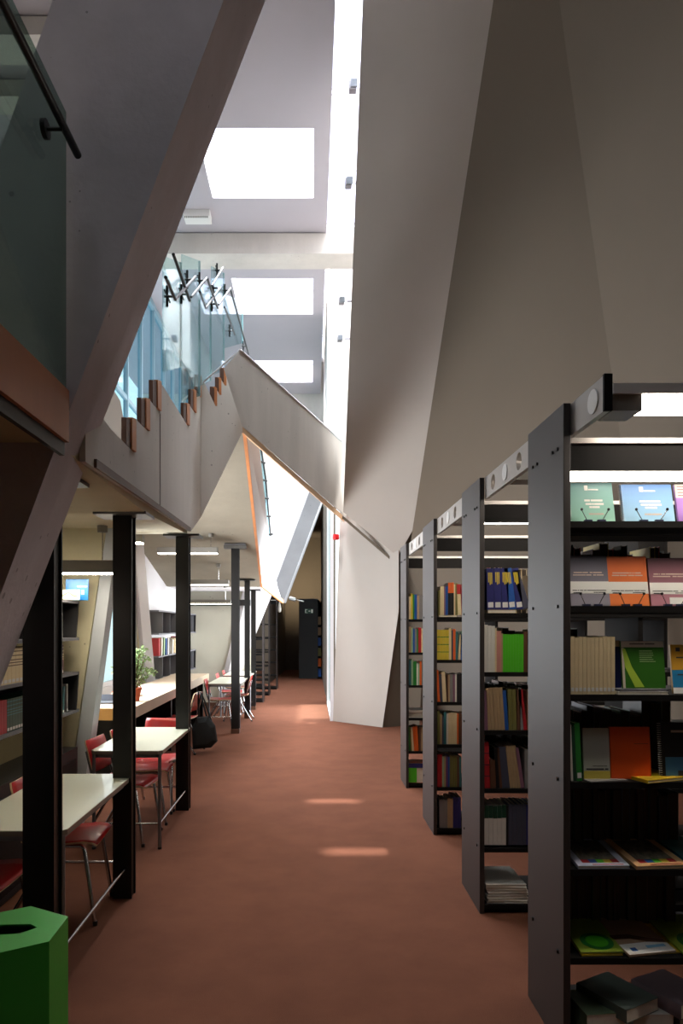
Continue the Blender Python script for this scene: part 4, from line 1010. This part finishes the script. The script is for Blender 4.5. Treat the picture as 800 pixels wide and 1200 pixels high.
# folders on far wall shelf
rnd = random.Random(5); y = 10.65; k = 0
cols = ['red', 'white', 'pale green', 'blue', 'white', 'white', 'cream', 'white', 'blue', 'red', 'white', 'white', 'orange', 'white', 'white', 'teal', 'white', 'white', 'red', 'cream']
while y < 13.6 and k < 20:
    w_ = rnd.uniform(.06, .1)
    vol(-2.38, y, 1.17, w_*.8, rnd.uniform(.24, .29), cols[k], '%s folder, %s along the far wall shelf from its near end' % (cols[k], ordn[k]), tilt=.1 if k % 3 else 0, group='folders on the far wall shelf')
    y += w_*1.3 + (.25 if k % 5 == 4 else .06); k += 1
# papers lying against? white box in cell
# pendant linear lamps
def pend(px0, px1, pyb, Y, ztop, label, canopy_px, hh=.055, dp=.09):
    a = P(px0, pyb, Y); b = P(px1, pyb, Y)
    t = thing('pendant_light', label, 'light', ((a.x+b.x)/2, Y, a.z), 0, 'linear pendant lights')
    w = (b.x-a.x)/2
    B(-w, w, -dp/2, dp/2, .008, hh).build('housing', GREYL, t, bevel=.003)
    B(-w+.01, w-.01, -dp/2+.008, dp/2-.008, 0, .008).build('diffuser', (LAMPN if Y < 4.5 else LAMPM) if Y < 7 else LAMPL, t)
    cxm = P(canopy_px, pyb, Y).x-t.location.x
    H_ = ztop-a.z
    MB().tube([(cxm, 0, hh), (cxm, 0, H_)], .004, 6).build('wire', CHROME, t)
    MB().lathe([(.001, H_-.05), (.035, H_-.05), (.037, H_-.002), (.001, H_-.001)], (cxm, 0, 0), 16).build('canopy', GREYL, t)
    return t
pend(60, 168, 637, 6.05, 2.45, 'grey linear pendant light at the far edge of the beige soffit', 128, hh=.075)
pend(50, 135, 673, 5.0, 2.365, 'grey linear pendant light in front of the blue book', 120, hh=.1)
pend(-90, 28, 660, 4.0, 2.29, 'grey linear pendant light hidden behind the leaning column', 0, hh=.08)
pend(-180, -60, 690, 2.9, 2.26, 'grey linear pendant light beyond the left edge above nearest table', -100, hh=.08)
pend(185, 255, 649, 10.0, sz(10.0), 'long grey pendant light hanging nearest from the sloping soffit', 247, hh=.09, dp=.16)
pend(221, 268, 686, 11.3, sz(11.3), 'grey pendant light second along the sloping soffit', 256, hh=.09, dp=.16)
pend(222, 271, 708, 12.4, sz(12.4), 'grey pendant light farthest along the sloping soffit', 264, hh=.08, dp=.16)

# ================================================================== FAR CORRIDOR
for i, y in enumerate((14.7, 16.2, 17.8)):
    t = bookcase(9, 0, .45, 6, ['dark bookcase at left of far corridor, first behind the slim posts', 'dark bookcase at left of far corridor, middle one', 'dark bookcase at left of far corridor, farthest with shelves showing'][i], ztop=2.47, xlen=1, mirror=-1, loc=((-1.04, -1.0, -.9)[i], y, 0))
t = thing('bookcase', 'dark bookcase standing in the far corridor carrying the exit sign', 'bookcase', (-.4, 21.6, 0), R(-3))
B(0, .6, 0, .03, 0, 2.52).build('end_panel', mat('far_panel_dark', (38, 44, 46), .5), t)
B(0, .6, .03, 2.4, 2.46, 2.5).build('top_board', SHELFD, t); B(.29, .31, .03, 2.4, 0, 2.46).build('centre_panel', SHELFD, t)
B(0, .6, 2.4, 2.43, 0, 2.5).build('end_panel', SHELFD, t)
for z in LEV[1:]: B(0, .68, .03, 2.4, z-.02, z).build('shelf_board', SHELFD, t)
cc = ['tan', 'tan', 'blue', 'olive', 'orange', 'blue']
for i, z in enumerate(LEV[1:]):
    k = 0
    for q in range(4):
        c = cc[i] if q < 3 else 'cream'
        o = vol(.30, 21.66+q*.06, z, .055, .25, c, '%s book, %s on the %s shelf of the corridor bookcase, facing the glazing' % (c, ordn[q], ['top', 'second', 'third', 'fourth', 'fifth', 'bottom'][i]), d=.2, group='books on the corridor bookcase')
# exit sign
t = thing('exit_sign', 'green and white exit sign on the corridor bookcase end', 'sign', P(357, 719, 21.57))
MB().box(0, .27, -.01, .02, 0, .15).build('sign_panel', SIGNG, t)
m_ = MB().box(.015, .035, -.014, -.01, .02, .13).box(.015, .09, -.014, -.01, .12, .13).box(.015, .09, -.014, -.01, .02, .03)
m_.box(.20, .255, -.014, -.01, .02, .13).build('door_symbol', SIGNW, t)
MB().prism([(.11, -.014, .07), (.15, -.014, .07), (.15, -.014, .05), (.18, -.014, .078), (.15, -.014, .105), (.15, -.014, .085), (.11, -.014, .085)], (0, .004, 0)).build('arrow', SIGNW, t)
# spotlight
t = thing('ceiling_spotlight', 'small white spotlight beside the corridor bookcase top', 'spotlight', P(344, 704, 20))
MB().tube([(-.12, 0, .08), (.06, -.05, .02)], .06, 12).build('lamp_head', WHITEP, t)
MB().tube([(.06, 0, .03), (.3, 0, -.02)], .02, 6).build('arm', WHITEP, t)
t = thing('pendant_lamp', 'small teardrop pendant lamp near the soffit tip', 'lamp', P(327.5, 718, 14.5))
MB().lathe([(.001, 0), (.03, .02), (.04, .08), (.02, .2), (.004, .24)], seg=14).build('lamp_shade', GREYL, t, smooth=True)
MB().tube([(0, 0, .2), (0, 0, .45)], .004, 5).build('wire', BLACK, t)

# ================================================================== LIGHT
def area(name, loc, rot, sx, sy, e, col=(1, 1, 1)):
    l = bpy.data.lights.new(name, 'AREA'); l.shape = 'RECTANGLE'; l.size = sx; l.size_y = sy; l.energy = e; l.color = col
    o = bpy.data.objects.new(name, l); COL.objects.link(o); o.location = loc; o.rotation_euler = rot
    return o
def daylight(name, loc, rot, sx, sy, e, spread, col=(.93, .96, 1)):
    o = area(name, loc, rot, sx, sy, e, col); o.data.spread = math.radians(spread); return o
for i, (a, b) in enumerate(sky): daylight('skylight_daylight', ((SX0+SX1)/2, (a+b)/2, CZ+.48), (0, 0, 0), SX1-SX0-.04, b-a-.04, (34, 110, 290, 260, 240)[i], (140, 110, 100, 100, 100)[i])
daylight('strip_daylight', (.68, 9.1, 9.16), (0, 0, 0), .8, 5.0, 170, 96)
daylight('strip_daylight', (.68, 15.5, 9.16), (0, 0, 0), .8, 7.0, 520, 96)
daylight('study_window_daylight', (-2.63, 8.1, 1.6), (0, -math.pi/2, 0), 1.35, 2.8, 220, 150)
daylight('glazing_daylight', (.30, 13.07, 2.3), (0, math.pi/2, 0), 4.3, 2.4, 260, 140)
sun = bpy.data.lights.new('sun', 'SUN'); sun.energy = 13; sun.angle = math.radians(1.2); sun.color = (1, .98, .96)
so = bpy.data.objects.new('sun', sun); COL.objects.link(so)
so.rotation_euler = (0, math.radians(10), 0)      # comes from +X, 77 deg high
# corridor spotlight glow
sp = bpy.data.lights.new('corridor_lamp', 'SPOT'); sp.energy = 380; sp.spot_size = 2.0; sp.spot_blend = 1; sp.color = (1, .86, .62); sp.shadow_soft_size = .1
o = bpy.data.objects.new('corridor_lamp', sp); COL.objects.link(o); o.location = P(350, 700, 23.5); o.rotation_euler = (math.radians(115), 0, 0)

w = bpy.data.worlds.new('world'); SC.world = w; w.use_nodes = True
bg = w.node_tree.nodes['Background']; bg.inputs[0].default_value = (.93, .97, 1.0, 1); bg.inputs[1].default_value = 1.9

cam = bpy.data.cameras.new('camera'); co = bpy.data.objects.new('camera', cam); COL.objects.link(co)
co.location = (0, 0, EYE); co.rotation_euler = (math.pi/2, 0, 0)
cam.sensor_fit = 'VERTICAL'; cam.sensor_height = 36; cam.lens = 24
cam.shift_x = 35/1200; cam.shift_y = 135/1200; cam.clip_start = .05; cam.clip_end = 200
SC.camera = co
SC.view_settings.view_transform = 'Standard'; SC.view_settings.look = 'None'; SC.view_settings.gamma = 1
SC.view_settings.use_curve_mapping = False; SC.view_settings.exposure = 0.0
SC.cycles.max_bounces = 10; SC.cycles.diffuse_bounces = 6; SC.cycles.transparent_max_bounces = 16
SC.cycles.use_denoising = True
